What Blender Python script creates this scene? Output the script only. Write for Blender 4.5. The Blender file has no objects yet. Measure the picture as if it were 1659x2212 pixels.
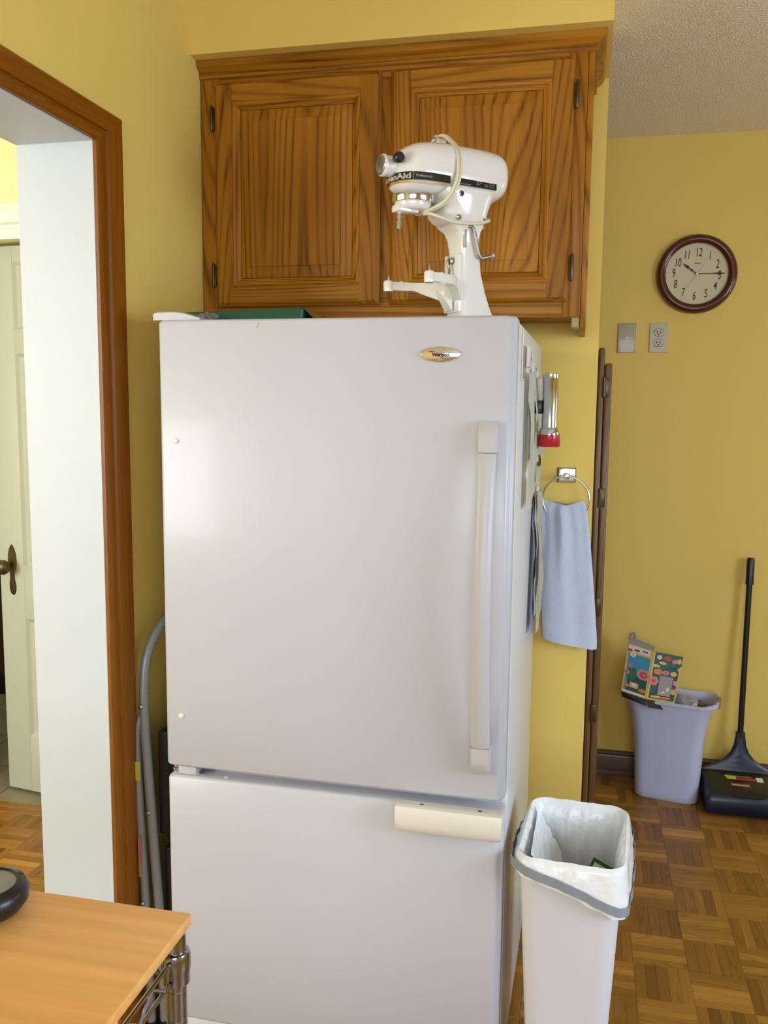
import bpy, bmesh, math, random
from mathutils import Vector, Matrix
R = math.radians
PI = math.pi
random.seed(7)
C = bpy.context.scene.collection
S = bpy.context.scene

# ------------------------------------------------------------------ camera
cd = bpy.data.cameras.new('camera'); cam = bpy.data.objects.new('camera', cd); C.objects.link(cam)
cd.sensor_fit = 'HORIZONTAL'; cd.sensor_width = 36.0; cd.lens = 1892.99 / 1659 * 36.0
cd.clip_start = 0.02; cd.clip_end = 60
rx, ux, fx = Vector((.97586, .21818, .01006)), Vector((-.03577, .11463, .99276)), Vector((-.21548, .96914, -.11964))
rx.normalize(); fx.normalize(); ux = rx.cross(fx); ux.normalize()
m = Matrix((( rx.x, ux.x, -fx.x, 0), (rx.y, ux.y, -fx.y, 0), (rx.z, ux.z, -fx.z, 1.522), (0, 0, 0, 1)))
cam.matrix_world = m
S.camera = cam
# ------------------------------------------------------------------ world, lights, exposure
w = bpy.data.worlds.new('sky'); S.world = w; w.use_nodes = True
w.node_tree.nodes['Background'].inputs[0].default_value = (.75, .87, 1, 1)
w.node_tree.nodes['Background'].inputs[1].default_value = 1.0
S.view_settings.view_transform = 'Standard'; S.view_settings.look = 'None'
S.view_settings.exposure = 0.20; S.view_settings.gamma = 1.0
S.view_settings.use_curve_mapping = False
def area(name, loc, rot, sx, sy, watts, col):
    l = bpy.data.lights.new(name, 'AREA'); l.shape = 'RECTANGLE'; l.size = sx; l.size_y = sy
    l.energy = watts; l.color = col
    o = bpy.data.objects.new(name, l); o.location = loc; o.rotation_euler = rot; C.objects.link(o); return o
# daylight through the kitchen windows behind the camera, on the right, in the back room and in the room on the left
area('window_light_rear', (.35, -1.90, 1.60), (R(66), 0, 0), 1.85, 1.10, 36, (.84, .92, 1))
area('window_light_right', (2.50, .55, 1.50), (R(62), 0, R(90)), 1.45, 1.15, 60, (.60, .79, 1))
area('window_light_passage', (2.50, 3.05, 1.55), (R(72), 0, R(90)), .75, .95, 5, (.88, .93, 1))
area('window_light_hall', (-3.2, -.70, 1.6), (R(80), 0, R(-14)), 1.5, 1.5, 85, (.97, 1, .98))
area('added_fill_entry', (-3.0, 3.45, 2.5), (0, 0, 0), .4, .4, 9, (1, .92, .8))  # added fill light that lifts the dark entry, no actual fixture

# ------------------------------------------------------------------ material helpers
def newmat(name):
    mt = bpy.data.materials.new(name); mt.use_nodes = True
    return mt, mt.node_tree, mt.node_tree.nodes['Principled BSDF']
def mat(name, col, rough=.5, metal=0, spec=.5, bump=None, coat=0, trans=0, alpha=1, sheen=0, var=None, ior=1.45):
    mt, nt, b = newmat(name)
    b.inputs['Base Color'].default_value = (*col, 1); b.inputs['Roughness'].default_value = rough
    b.inputs['Metallic'].default_value = metal; b.inputs['Specular IOR Level'].default_value = spec
    b.inputs['Coat Weight'].default_value = coat; b.inputs['Coat Roughness'].default_value = .08
    b.inputs['Transmission Weight'].default_value = trans; b.inputs['Alpha'].default_value = alpha
    b.inputs['Sheen Weight'].default_value = sheen; b.inputs['IOR'].default_value = ior
    if bump or var: tc = nt.nodes.new('ShaderNodeTexCoord')
    if bump:
        sc, st, di = bump
        n = nt.nodes.new('ShaderNodeTexNoise'); n.inputs['Scale'].default_value = sc; n.inputs['Detail'].default_value = 3
        bp = nt.nodes.new('ShaderNodeBump'); bp.inputs['Strength'].default_value = st; bp.inputs['Distance'].default_value = di
        nt.links.new(tc.outputs['Object'], n.inputs['Vector']); nt.links.new(n.outputs[0], bp.inputs['Height'])
        nt.links.new(bp.outputs[0], b.inputs['Normal'])
    if var:
        c2, sc2 = var
        n2 = nt.nodes.new('ShaderNodeTexNoise'); n2.inputs['Scale'].default_value = sc2; n2.inputs['Detail'].default_value = 4
        mx = nt.nodes.new('ShaderNodeMix'); mx.data_type = 'RGBA'
        mx.inputs[6].default_value = (*col, 1); mx.inputs[7].default_value = (*c2, 1)
        nt.links.new(tc.outputs['Object'], n2.inputs['Vector']); nt.links.new(n2.outputs[0], mx.inputs[0])
        nt.links.new(mx.outputs[2], b.inputs['Base Color'])
    return mt
def wood(name, light, mid, dark, axis, rough=.35, ring=9, stretch=.10, fine=1.0, coat=.15, tone=False, lines=.8, spec=.5):
    """grain runs along the object's local axis"""
    mt, nt, b = newmat(name); N, L = nt.nodes, nt.links
    tc = N.new('ShaderNodeTexCoord'); oi = N.new('ShaderNodeObjectInfo')
    rnd = oi.outputs['Random']
    if tone:
        at = N.new('ShaderNodeAttribute'); at.attribute_name = 'tone'
        ad = N.new('ShaderNodeMath'); ad.operation = 'ADD'; L.new(at.outputs['Fac'], ad.inputs[0]); L.new(rnd, ad.inputs[1])
        fr = N.new('ShaderNodeMath'); fr.operation = 'FRACT'; L.new(ad.outputs[0], fr.inputs[0]); rnd = fr.outputs[0]
    cmb = N.new('ShaderNodeCombineXYZ')
    for k, f in enumerate((13.7, 7.3, 3.9)):
        mu = N.new('ShaderNodeMath'); mu.operation = 'MULTIPLY'; mu.inputs[1].default_value = f; L.new(rnd, mu.inputs[0]); L.new(mu.outputs[0], cmb.inputs[k])
    va = N.new('ShaderNodeVectorMath'); va.operation = 'ADD'; L.new(tc.outputs['Object'], va.inputs[0]); L.new(cmb.outputs[0], va.inputs[1])
    def mp(s_across, s_along):
        q = N.new('ShaderNodeMapping'); v = [s_across] * 3; v[axis] = s_along
        q.inputs['Scale'].default_value = v; L.new(va.outputs[0], q.inputs['Vector']); return q
    m1 = mp(ring, ring * stretch)
    n0 = N.new('ShaderNodeTexNoise'); n0.inputs['Scale'].default_value = .55; n0.inputs['Detail'].default_value = .6; L.new(m1.outputs[0], n0.inputs['Vector'])
    mul = N.new('ShaderNodeMath'); mul.operation = 'MULTIPLY'; mul.inputs[1].default_value = 42; L.new(n0.outputs[0], mul.inputs[0])
    fr2 = N.new('ShaderNodeMath'); fr2.operation = 'PINGPONG'; fr2.inputs[1].default_value = .5; L.new(mul.outputs[0], fr2.inputs[0])
    m2 = mp(140 * fine, 5 * fine)
    n2 = N.new('ShaderNodeTexNoise'); n2.inputs['Scale'].default_value = 1; n2.inputs['Detail'].default_value = 3; L.new(m2.outputs[0], n2.inputs['Vector'])
    m3 = mp(14, 1.2)
    n3 = N.new('ShaderNodeTexNoise'); n3.inputs['Scale'].default_value = 1; n3.inputs['Detail'].default_value = 2; L.new(m3.outputs[0], n3.inputs['Vector'])
    r1 = N.new('ShaderNodeValToRGB'); r1.color_ramp.elements[0].position = .28; r1.color_ramp.elements[1].position = .72
    r1.color_ramp.elements[0].color = (*mid, 1); r1.color_ramp.elements[1].color = (*light, 1); L.new(n3.outputs[0], r1.inputs[0])
    r2 = N.new('ShaderNodeMapRange'); r2.inputs[1].default_value = .0; r2.inputs[2].default_value = .26; r2.inputs[3].default_value = lines; r2.inputs[4].default_value = 0; L.new(fr2.outputs[0], r2.inputs[0])
    r3 = N.new('ShaderNodeMapRange'); r3.inputs[1].default_value = .42; r3.inputs[2].default_value = .70; r3.inputs[3].default_value = .35; r3.inputs[4].default_value = 1.0; L.new(n2.outputs[0], r3.inputs[0])
    ml = N.new('ShaderNodeMath'); ml.operation = 'MULTIPLY'; L.new(r2.outputs[0], ml.inputs[0]); L.new(r3.outputs[0], ml.inputs[1])
    mx = N.new('ShaderNodeMix'); mx.data_type = 'RGBA'; L.new(ml.outputs[0], mx.inputs[0]); L.new(r1.outputs[0], mx.inputs[6]); mx.inputs[7].default_value = (*dark, 1)
    out = mx.outputs[2]
    mx3 = N.new('ShaderNodeMix'); mx3.data_type = 'RGBA'; mx3.blend_type = 'MULTIPLY'; mx3.inputs[0].default_value = .5
    r4 = N.new('ShaderNodeMapRange'); r4.inputs[1].default_value = .3; r4.inputs[2].default_value = .7; r4.inputs[3].default_value = .72; r4.inputs[4].default_value = 1.08; L.new(n2.outputs[0], r4.inputs[0])
    L.new(out, mx3.inputs[6]); L.new(r4.outputs[0], mx3.inputs[7]); out = mx3.outputs[2]
    if tone:
        tr = N.new('ShaderNodeValToRGB'); e = tr.color_ramp
        e.elements[0].color = (.66, .60, .56, 1); e.elements[1].color = (1.34, 1.38, 1.38, 1)
        e.elements.new(.35).color = (.90, .90, .86, 1); e.elements.new(.7).color = (1.02, 1.0, 1.0, 1); L.new(rnd, tr.inputs[0])
        m4 = N.new('ShaderNodeMix'); m4.data_type = 'RGBA'; m4.blend_type = 'MULTIPLY'; m4.inputs[0].default_value = 1
        L.new(out, m4.inputs[6]); L.new(tr.outputs[0], m4.inputs[7]); out = m4.outputs[2]
    L.new(out, b.inputs['Base Color'])
    b.inputs['Roughness'].default_value = rough; b.inputs['Specular IOR Level'].default_value = spec; b.inputs['Coat Weight'].default_value = coat; b.inputs['Coat Roughness'].default_value = .18
    bp = N.new('ShaderNodeBump'); bp.inputs['Strength'].default_value = .12; bp.inputs['Distance'].default_value = .001
    L.new(n2.outputs[0], bp.inputs['Height']); L.new(bp.outputs[0], b.inputs['Normal'])
    return mt
YEL = mat('yellow_paint', (.82, .59, .15), .6, bump=(90, .08, .002), spec=.2)
NEUT = mat('pale_grey_paint', (.62, .60, .56), .6)
YELH = mat('pale_yellow_paint', (.88, .84, .46), .55, bump=(90, .08, .002))
JAMB = mat('white_paint', (.57, .60, .61), .45)
CEIL = mat('textured_ceiling', (.93, .85, .72), .8, bump=(160, .9, .006))
DOORW = mat('ivory_door_paint', (.48, .50, .43), .4)
TRIMW = mat('white_trim_paint', (.84, .85, .80), .35)
OAKL, OAKM, OAKD = (.46, .19, .012), (.33, .120, .005), (.085, .020, .001)
OAKV = wood('oak_upright_grain', OAKL, OAKM, OAKD, 2, .42, coat=0, spec=.25, ring=8, stretch=.075, lines=1)
OAKH = wood('oak_level_grain', OAKL, OAKM, OAKD, 0, .42, coat=0, spec=.25, ring=8, stretch=.075, lines=1)
CASL, CASM, CASD = (.30, .098, .003), (.23, .068, .002), (.12, .031, .001)
CASV = wood('stained_casing_upright', CASL, CASM, CASD, 2, .36, lines=.5, coat=0, spec=.3)
CASY = wood('stained_casing_level', CASL, CASM, CASD, 1, .36, lines=.5, coat=0, spec=.3)
BASEW = wood('stained_baseboard', (.13, .06, .028), (.09, .038, .016), (.04, .014, .006), 0, .4)
SCRW = wood('weathered_walnut', (.21, .11, .042), (.13, .06, .02), (.05, .02, .006), 2, .45)
FLX = wood('parquet_oak_x', (.48, .235, .042), (.36, .16, .024), (.12, .045, .006), 0, .36, ring=16, tone=True, coat=.08, lines=.6, spec=.35)  # lighter side of the painted sheen, for strips along x
FLXD = wood('parquet_oak_painted_shade', (.34, .155, .027), (.25, .105, .016), (.10, .036, .005), 0, .36, ring=16, tone=True, coat=.08, lines=.6, spec=.35)  # same oak darkened for strips along y, sheen painted into the colour
FLY = wood('parquet_oak_y_painted_shade', (.34, .155, .027), (.25, .105, .016), (.10, .036, .005), 1, .36, ring=16, tone=True, coat=.08, lines=.6, spec=.35)  # same painted-in darkening, grain turned for the joined strips
GROUT = mat('dark_joint', (.05, .022, .006), .7)
MAPLE = wood('maple_top', (.93, .50, .155), (.90, .43, .115), (.74, .29, .06), 0, .45, coat=0, spec=.3, ring=5, fine=.5, lines=.35, stretch=.06)
TILE = mat('stone_tile', (.30, .26, .17), .5, var=((.16, .15, .10), 12))
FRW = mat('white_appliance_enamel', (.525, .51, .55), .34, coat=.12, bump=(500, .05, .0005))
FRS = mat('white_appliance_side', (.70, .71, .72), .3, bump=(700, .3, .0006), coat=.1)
CREAM = mat('cream_plastic', (.75, .70, .61), .32)
HAND = mat('offwhite_plastic', (.52, .495, .51), .36)
GASK = mat('grey_gasket', (.42, .43, .47), .5)
DARK = mat('black_hole', (.012, .012, .012), .5)
CHROME = mat('chrome', (.66, .67, .70), .12, 1)
CARTM = mat('dark_chrome', (.34, .35, .39), .16, 1)
STEEL = mat('brushed_steel', (.42, .42, .43), .28, 1)
PEWTER = mat('dull_steel', (.33, .31, .28), .38, 1)
MIXW = mat('white_enamel', (.80, .76, .70), .12, coat=.6)
CORD = mat('cream_cord', (.72, .65, .48), .5)
BLK = mat('black_plastic', (.012, .012, .013), .3)
BAND = mat('black_band', (.012, .010, .008), .15, coat=.4)
LETT = mat('white_lettering', (.8, .78, .74), .5)
GOLD = mat('bright_trim', (.80, .74, .58), .14, 1)
BRONZE = mat('aged_bronze', (.10, .075, .04), .35, .8)
GREEN = mat('dark_green_plastic', (.012, .075, .038), .3)
CLEAR = mat('clear_plastic', (.9, .95, .95), .08, trans=.92, ior=1.3)
PAPER = mat('white_paper', (.90, .88, .78), .7, var=((.74, .73, .64), 30))
PAPERB = mat('blueish_paper', (.42, .46, .72), .7)
INK = mat('print_ink', (.035, .03, .028), .6)
YINK = mat('yellow_print', (.75, .52, .05), .6)
RED = mat('red_plastic', (.42, .008, .02), .28, coat=.3)
TOWEL = mat('pale_blue_terry', (.72, .80, 1.0), .95, bump=(520, 1.0, .004), sheen=.4, var=((.66, .71, .86), 9))
CLW = mat('mahogany_frame', (.085, .014, .006), .25, coat=.5)
CLF = mat('cream_clock_face', (.66, .58, .38), .5)
PLATE = mat('ivory_wall_plate', (.56, .50, .36), .35)
PLATE2 = mat('beige_wall_plate', (.40, .35, .24), .3, coat=.3)
BIN = mat('pale_lilac_plastic', (.54, .57, .76), .4)
CAN = mat('white_plastic_can', (.70, .68, .75), .38)
BAG = mat('white_bag_film', (.88, .89, .90), .26, bump=(17, .5, .02), alpha=.95, coat=.3)
TAPE = mat('grey_drawstring', (.27, .29, .34), .35)
LADD = mat('grey_painted_steel', (.36, .38, .39), .38, .3)
NAVY = mat('navy_plastic', (.005, .008, .028), .3)
OLIVE = mat('olive_black_plastic', (.020, .020, .012), .28)
GREYC = mat('grey_board', (.30, .27, .25), .7)
GREY = mat('grey_rubber', (.30, .29, .26), .5)
GLASS = mat('window_glass', (.95, .97, .97), .02, trans=.98, ior=1.1)
TEAL = mat('teal_print', (.012, .07, .055), .45); BLUEP = mat('blue_print', (.03, .26, .40), .45)
PINK = mat('pink_print', (.62, .20, .24), .5); ORNG = mat('orange_print', (.65, .17, .03), .5); REDP = mat('red_print', (.42, .05, .035), .5)
YELP = mat('gold_print', (.62, .42, .10), .5); PALE = mat('pale_print', (.72, .62, .58), .5); VIO = mat('violet_print', (.24, .16, .36), .5); GRNP = mat('green_print', (.02, .14, .04), .5)

# ------------------------------------------------------------------ mesh helpers
def finish(name, bm, mats, parent=None, smooth=None, loc=None, rot=None):
    bmesh.ops.recalc_face_normals(bm, faces=bm.faces)
    me = bpy.data.meshes.new(name); bm.to_mesh(me); bm.free()
    if not isinstance(mats, (list, tuple)): mats = [mats]
    for q in mats: me.materials.append(q)
    if smooth is not None:
        me.polygons.foreach_set('use_smooth', [True] * len(me.polygons)); me.set_sharp_from_angle(angle=R(smooth))
    o = bpy.data.objects.new(name, me); C.objects.link(o)
    if parent: o.parent = parent
    if loc: o.location = loc
    if rot: o.rotation_euler = rot
    return o
def tag(o, label=None, cat=None, group=None, kind=None):
    if label: o['label'] = label
    if cat: o['category'] = cat
    if group: o['group'] = group
    if kind: o['kind'] = kind
    return o
def thing(name, loc, rz=0, label=None, cat=None, group=None):
    o = bpy.data.objects.new(name, None); o.empty_display_size = .05; C.objects.link(o)
    o.location = loc; o.rotation_euler = (0, 0, rz); return tag(o, label, cat, group)
def bx(bm, lo, hi, bev=0, seg=2, mi=0):
    x0, y0, z0 = lo; x1, y1, z1 = hi
    v = [bm.verts.new(p) for p in ((x0,y0,z0),(x1,y0,z0),(x1,y1,z0),(x0,y1,z0),(x0,y0,z1),(x1,y0,z1),(x1,y1,z1),(x0,y1,z1))]
    fs = [bm.faces.new([v[i] for i in q]) for q in ((3,2,1,0),(4,5,6,7),(0,1,5,4),(1,2,6,5),(2,3,7,6),(3,0,4,7))]
    for f in fs: f.material_index = mi
    if bev:
        es = list({e for f in fs for e in f.edges})
        r = bmesh.ops.bevel(bm, geom=es, offset=bev, segments=seg, profile=.5, affect='EDGES')
        for f in r['faces']: f.material_index = mi
    return v
def box(name, mt, lo, hi, parent=None, bev=0, seg=2, **k):
    bm = bmesh.new(); bx(bm, lo, hi, bev, seg); return finish(name, bm, mt, parent, smooth=35 if bev else None, **k)
def prism(bm, pts, z0, z1, mi=0):
    a = [bm.verts.new((x, y, z0)) for x, y in pts]; b = [bm.verts.new((x, y, z1)) for x, y in pts]; n = len(pts)
    fs = [bm.faces.new(a[::-1]), bm.faces.new(b)] + [bm.faces.new((a[i], a[(i+1) % n], b[(i+1) % n], b[i])) for i in range(n)]
    for f in fs: f.material_index = mi
def loft(bm, rings, cap=True, closed=True, mi=0):
    vs = [[bm.verts.new(p) for p in r] for r in rings]; n = len(rings[0])
    for a, b in zip(vs, vs[1:]):
        for i in range(n if closed else n-1):
            f = bm.faces.new((a[i], a[(i+1) % n], b[(i+1) % n], b[i])); f.material_index = mi
    if cap:
        for f in (bm.faces.new(vs[0][::-1]), bm.faces.new(vs[-1])): f.material_index = mi
    return vs
def lathe(bm, prof, n=32, axis='Z', origin=(0, 0, 0), cap=True, mi=0):
    rings = []
    ox, oy, oz = origin
    for r, h in prof:
        q = []
        for i in range(n):
            a = 2*PI*i/n; c, s = math.cos(a)*max(r, 1e-5), math.sin(a)*max(r, 1e-5)
            q.append({'Z': (ox+c, oy+s, oz+h), 'Y': (ox+c, oy+h, oz+s), 'X': (ox+h, oy+c, oz+s)}[axis])
        rings.append(q)
    loft(bm, rings, cap, mi=mi)
def cat(pts, n=6):
    P = [Vector(p) for p in pts]; P = [2*P[0]-P[1]] + P + [2*P[-1]-P[-2]]; out = []
    for i in range(1, len(P)-2):
        for k in range(n):
            t = k/n; a, b, c, d = P[i-1:i+3]
            out.append(.5*((2*b)+(-a+c)*t+(2*a-5*b+4*c-d)*t*t+(-a+3*b-3*c+d)*t**3))
    out.append(P[-2]); return out
def tube(bm, pts, r, n=10, mi=0, closed=False, flat=None):
    P = [Vector(p) for p in pts]; N = len(P); rings = []; up = None
    for i in range(N):
        if closed: t = P[(i+1) % N]-P[i-1]
        else: t = P[min(i+1, N-1)]-P[max(i-1, 0)]
        t.normalize()
        if up is None:
            up = Vector((0, 0, 1)) if abs(t.z) < .9 else Vector((1, 0, 0))
        up = (up-t*up.dot(t)).normalized(); sd = t.cross(up)
        rr = r(i/(N-1)) if callable(r) else r
        ra, rb = (rr, rr) if not flat else (rr*flat[0], rr*flat[1])
        rings.append([P[i]+up*math.cos(2*PI*k/n)*ra+sd*math.sin(2*PI*k/n)*rb for k in range(n)])
    if closed: rings.append(rings[0])
    if closed:
        vs = [[bm.verts.new(p) for p in q] for q in rings[:-1]]; vs.append(vs[0])
        for a, b in zip(vs, vs[1:]):
            for i in range(n): bm.faces.new((a[i], a[(i+1) % n], b[(i+1) % n], b[i])).material_index = mi
    else: loft(bm, rings, True, mi=mi)
def tubeo(name, mt, pts, r, parent=None, n=10, **k):
    bm = bmesh.new(); tube(bm, pts, r, n, **k); return finish(name, bm, mt, parent, smooth=50)
def rrect(hx, hy, r, n=5, cx=0, cy=0):
    out = []
    for k, (sx, sy) in enumerate(((1, 1), (-1, 1), (-1, -1), (1, -1))):
        for i in range(n+1):
            a = PI/2*k+PI/2*i/n; out.append((cx+sx*(hx-r)+math.cos(a)*r, cy+sy*(hy-r)+math.sin(a)*r))
    return out
def sup(cx, cy, hx, hy, e, n=36):
    out = []
    for i in range(n):
        a = 2*PI*i/n; c, s = math.cos(a), math.sin(a)
        out.append((cx+hx*math.copysign(abs(c)**(2/e), c), cy+hy*math.copysign(abs(s)**(2/e), s)))
    return out
def textmesh(body, size, depth=0, xs=1.0, bold=0, align='LEFT'):
    cu = bpy.data.curves.new('t', 'FONT'); cu.body = body; cu.size = size; cu.align_x = align; cu.extrude = depth; cu.offset = bold; cu.resolution_u = 3
    o = bpy.data.objects.new('t', cu); C.objects.link(o); bpy.context.view_layer.update()
    me = bpy.data.meshes.new_from_object(o); bpy.data.objects.remove(o); bpy.data.curves.remove(cu)
    for v in me.vertices: v.co.x *= xs
    return me
def text(name, body, size, mt, M, parent=None, xs=1.0, bold=0, align='CENTER', fn=None, depth=.0002):
    me = textmesh(body, size, depth, xs, bold, align); me.name = name
    if fn:
        for v in me.vertices: v.co = fn(v.co)
    else: me.transform(M)
    me.materials.clear(); me.materials.append(mt)
    o = bpy.data.objects.new(name, me); C.objects.link(o)
    if parent: o.parent = parent
    return o
def frontM(x, y, z, s=1):   # text plane facing -y
    return Matrix.Translation((x, y, z)) @ Matrix.Rotation(PI/2, 4, 'X')

# ------------------------------------------------------------------ room shell
XL, XR, YB, YF, YR, ZC = -1.0155, 2.60, 2.58, 3.65, -2.0, 2.562
XH, YH = -1.194, 2.86      # far face of the left wall, face of the hall wall
def struct(name, bm, mt, smooth=None, parent=None):
    o = finish(name, bm, mt, parent, smooth=smooth)
    if not parent: o['kind'] = 'structure'
    return o
# left wall with a doorway y .80..1.731, z 0..2.07
bm = bmesh.new(); bx(bm, (XH, 1.7315, 0), (XL, YF+.1, ZC)); bx(bm, (XH, YR-.1, 0), (XL, .80, ZC)); bx(bm, (XH, .80, 2.071), (XL, 1.7315, ZC))
for f in bm.faces:
    c = f.calc_center_median()
    if c.x < XH+.001: f.material_index = 1
struct('wall_left', bm, [YEL, YELH])
# white jamb boards lining the doorway
jb = bmesh.new(); bx(jb, (XH-.002, 1.729, 0), (XL-.001, 1.7312, 2.069)); bx(jb, (XH-.002, .801, 0), (XL-.001, .804, 2.069)); bx(jb, (XH-.002, .801, 2.067), (XL-.001, 1.7312, 2.0705))
tag(struct('trim_2', jb, JAMB), 'white painted lining inside the doorway on the left')
# stub wall behind the refrigerator
bm = bmesh.new(); bx(bm, (XL, YB, 0), (.0415, YB+.09, ZC), .0)
struct('wall_back', bm, YEL)
bm = bmesh.new(); bx(bm, (XL, 2.209, 2.414), (.042, YB-.0005, ZC)); o = struct('trim_3', bm, YEL); tag(o, 'yellow box soffit above the oak cabinet')
bm = bmesh.new(); bx(bm, (XL, YF, 0), (XR+.1, YF+.1, ZC)); struct('wall_far', bm, YEL)
def wall_hole(bm, axis, p0, p1, lo, hi, holes):
    """slab between p0 and p1 on axis, spanning lo..hi along the other level axis, windows as (a0, a1, z0, z1)"""
    cur = lo
    def add(a0, a1, z0, z1):
        if axis == 'x': bx(bm, (p0, a0, z0), (p1, a1, z1))
        else: bx(bm, (a0, p0, z0), (a1, p1, z1))
    for a0, a1, z0, z1 in holes:
        add(cur, a0, 0, ZC); add(a0, a1, 0, z0); add(a0, a1, z1, ZC); cur = a1
    add(cur, hi, 0, ZC)
bm = bmesh.new(); wall_hole(bm, 'x', XR, XR+.1, YR-.1, YF+.1, [(-.2, 1.3, .85, 2.05), (2.65, 3.45, 1.0, 2.0)]); struct('wall_right', bm, YEL)
bm = bmesh.new(); wall_hole(bm, 'y', YR-.1, YR, XH-2.6, XR+.1, [(-.6, 1.3, .97, 2.13)]); struct('wall_rear', bm, NEUT)
bm = bmesh.new(); bx(bm, (XH-2.6, YR-.1, ZC), (XR+.1, YF+1.6, ZC+.08)); struct('ceiling', bm, CEIL)
# hall on the left: wall with a door opening x -2.13..-1.36, and the tiled entry beyond
bm = bmesh.new(); bx(bm, (XH-2.6, YH, 0), (-2.33, YH+.12, ZC)); bx(bm, (-1.35, YH, 0), (XH, YH+.12, ZC)); bx(bm, (-2.33, YH, 2.10), (-1.35, YH+.12, ZC)); struct('wall_hall', bm, YELH)
bm = bmesh.new(); bx(bm, (XH-2.7, YR-.1, 0), (XH-2.6, YF+1.6, ZC)); struct('wall_hall_side', bm, YELH)
bm = bmesh.new(); bx(bm, (XH-2.6, YF+1.5, 0), (XH, YF+1.6, ZC)); bx(bm, (XH-.02, YF+.1, 0), (XH+.08, YF+1.6, ZC)); struct('wall_entry', bm, YELH)
def window(name, axis, p, a0, a1, z0, z1, lab):
    bm = bmesh.new(); t = .045
    def B(q0, q1, s0, s1, d0=0, d1=.06):
        if axis == 'x': bx(bm, (p+d0, q0, s0), (p+d1, q1, s1), .004)
        else: bx(bm, (q0, p-d1, s0), (q1, p-d0, s1), .004)
    B(a0, a0+t, z0, z1); B(a1-t, a1, z0, z1); B(a0+t, a1-t, z0, z0+t); B(a0+t, a1-t, z1-t, z1); mdl = (a0+a1)/2; B(mdl-.02, mdl+.02, z0+t, z1-t)
    o = struct(name, bm, TRIMW, 35); tag(o, lab)
    for s, e in ((a0+t, mdl-.02), (mdl+.02, a1-t)):
        g = bmesh.new()
        if axis == 'x': bx(g, (p+.028, s, z0+t), (p+.032, e, z1-t))
        else: bx(g, (s, p-.032, z0+t), (e, p-.028, z1-t))
        finish('pane', g, GLASS, o)
window('window_1', 'y', YR-.02, -.6, 1.3, .97, 2.13, 'white framed kitchen window on the rear wall')
window('window_2', 'x', XR+.02, -.2, 1.3, .85, 2.05, 'white framed kitchen window on the right wall')
window('window_3', 'x', XR+.02, 2.65, 3.45, 1.0, 2.0, 'white framed window at the end of the passage')

# doorway casing on the kitchen side (stained, stepped profile), mitred corner
def casing():
    prof = [(0, 0), (0, .007), (.006, .010), (.024, .012), (.030, .010), (.034, .010), (.036, .016), (.070, .020), (.086, .020), (.093, .016), (.095, 0)]
    y0, y1, zt = .80, 1.7305, 2.0705
    for nm, path in (('upright', [((y1, 0), (1, 0)), ((y1, zt), (1, 1))]), ('head', [((y1, zt), (1, 1)), ((y0, zt), (-1, 1))]), ('upright', [((y0, zt), (-1, 1)), ((y0, 0), (-1, 0))])):
        bm = bmesh.new(); rings = []
        for (y, z), (dy, dz) in path:
            sc = .72 if dz else 0
            rings.append([(XL+h, y+dy*a, z+dz*a*.70) for a, h in prof])
        loft(bm, rings, True)
        o = finish('casing_'+nm, bm, CASV if nm == 'upright' else CASY, CS, smooth=25)
CS = bpy.data.objects.new('trim_1', None); C.objects.link(CS); CS['kind'] = 'structure'; CS['label'] = 'brown stained wooden casing around the doorway on the left'
casing()
# baseboards
def baseboard(name, x0, x1, y, lab):
    prof = [(0, 0), (.024, 0), (.024, .012), (.017, .022), (.0135, .024), (.0135, .078), (.010, .086), (.012, .092), (.007, .100), (0, .104)]
    bm = bmesh.new(); loft(bm, [[(x, y-d, z) for d, z in prof] for x in (x0, x1)]); tag(struct(name, bm, BASEW, 25), lab)
baseboard('baseboard_far', .02, XR, YF, 'dark stained baseboard along the far yellow wall')
baseboard('baseboard_hall', XH-2.6, -2.26, YH+1.2, 'dark wood board beyond the hall door')

# ------------------------------------------------------------------ floor: parquet blocks of five fingers
P = .1458; X0, Y0 = .341, 2.650
fb = bmesh.new(); bx(fb, (XH-2.6, YR-.1, -.06), (XR+.1, YF+.1, -.0065)); floor = struct('floor', fb, GROUT)
FW = P/5
def strip_mesh(name, mt):
    bm = bmesh.new(); g = .0003
    bx(bm, (-P/2+g, -FW/2+g, -.0065), (P/2-g, FW/2-g, 0))
    me_o = finish(name, bm, mt); me = me_o.data; bpy.data.objects.remove(me_o); return me
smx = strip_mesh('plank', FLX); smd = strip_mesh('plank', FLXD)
def cell(i, j):
    x = X0+i*P; y = Y0+j*P
    horiz = (i+j) % 2 == 1       # block x[.341,.487] y[2.79,2.94] runs along x
    out = []
    for k in range(5):
        o = (k-2)*FW
        out.append((x+P/2, y+P/2+o, 0) if horiz else (x+P/2+o, y+P/2, 1))
    return out
single = []; rest = []
for i in range(-25, 16):
    for j in range(-33, 7):
        cx, cy = X0+(i+.5)*P, Y0+(j+.5)*P
        if cy > YF-.01 or cy < YR or cx > XR or cx < XH-2.6: continue
        if cx < XL-.05 and cy > 2.74: continue
        inview = (-.10 < cx < .80) and (1.60 < cy < 3.62) and (cx < (cy*.245+.02)) 
        (single if inview else rest).append((i, j, math.hypot(cx, cy)))
single.sort(key=lambda q: q[2]); rest += single[59:]; single = single[:59]
for i, j, _ in single:
    for x, y, r in cell(i, j):
        if y > YF-.005: continue
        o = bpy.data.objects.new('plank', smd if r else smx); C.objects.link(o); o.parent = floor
        o.location = (x, y, random.uniform(-.0003, .0002)); o.rotation_euler = (0, 0, PI/2 if r else 0)
V = []; Fc = []; MI = []; TN = []
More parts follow.
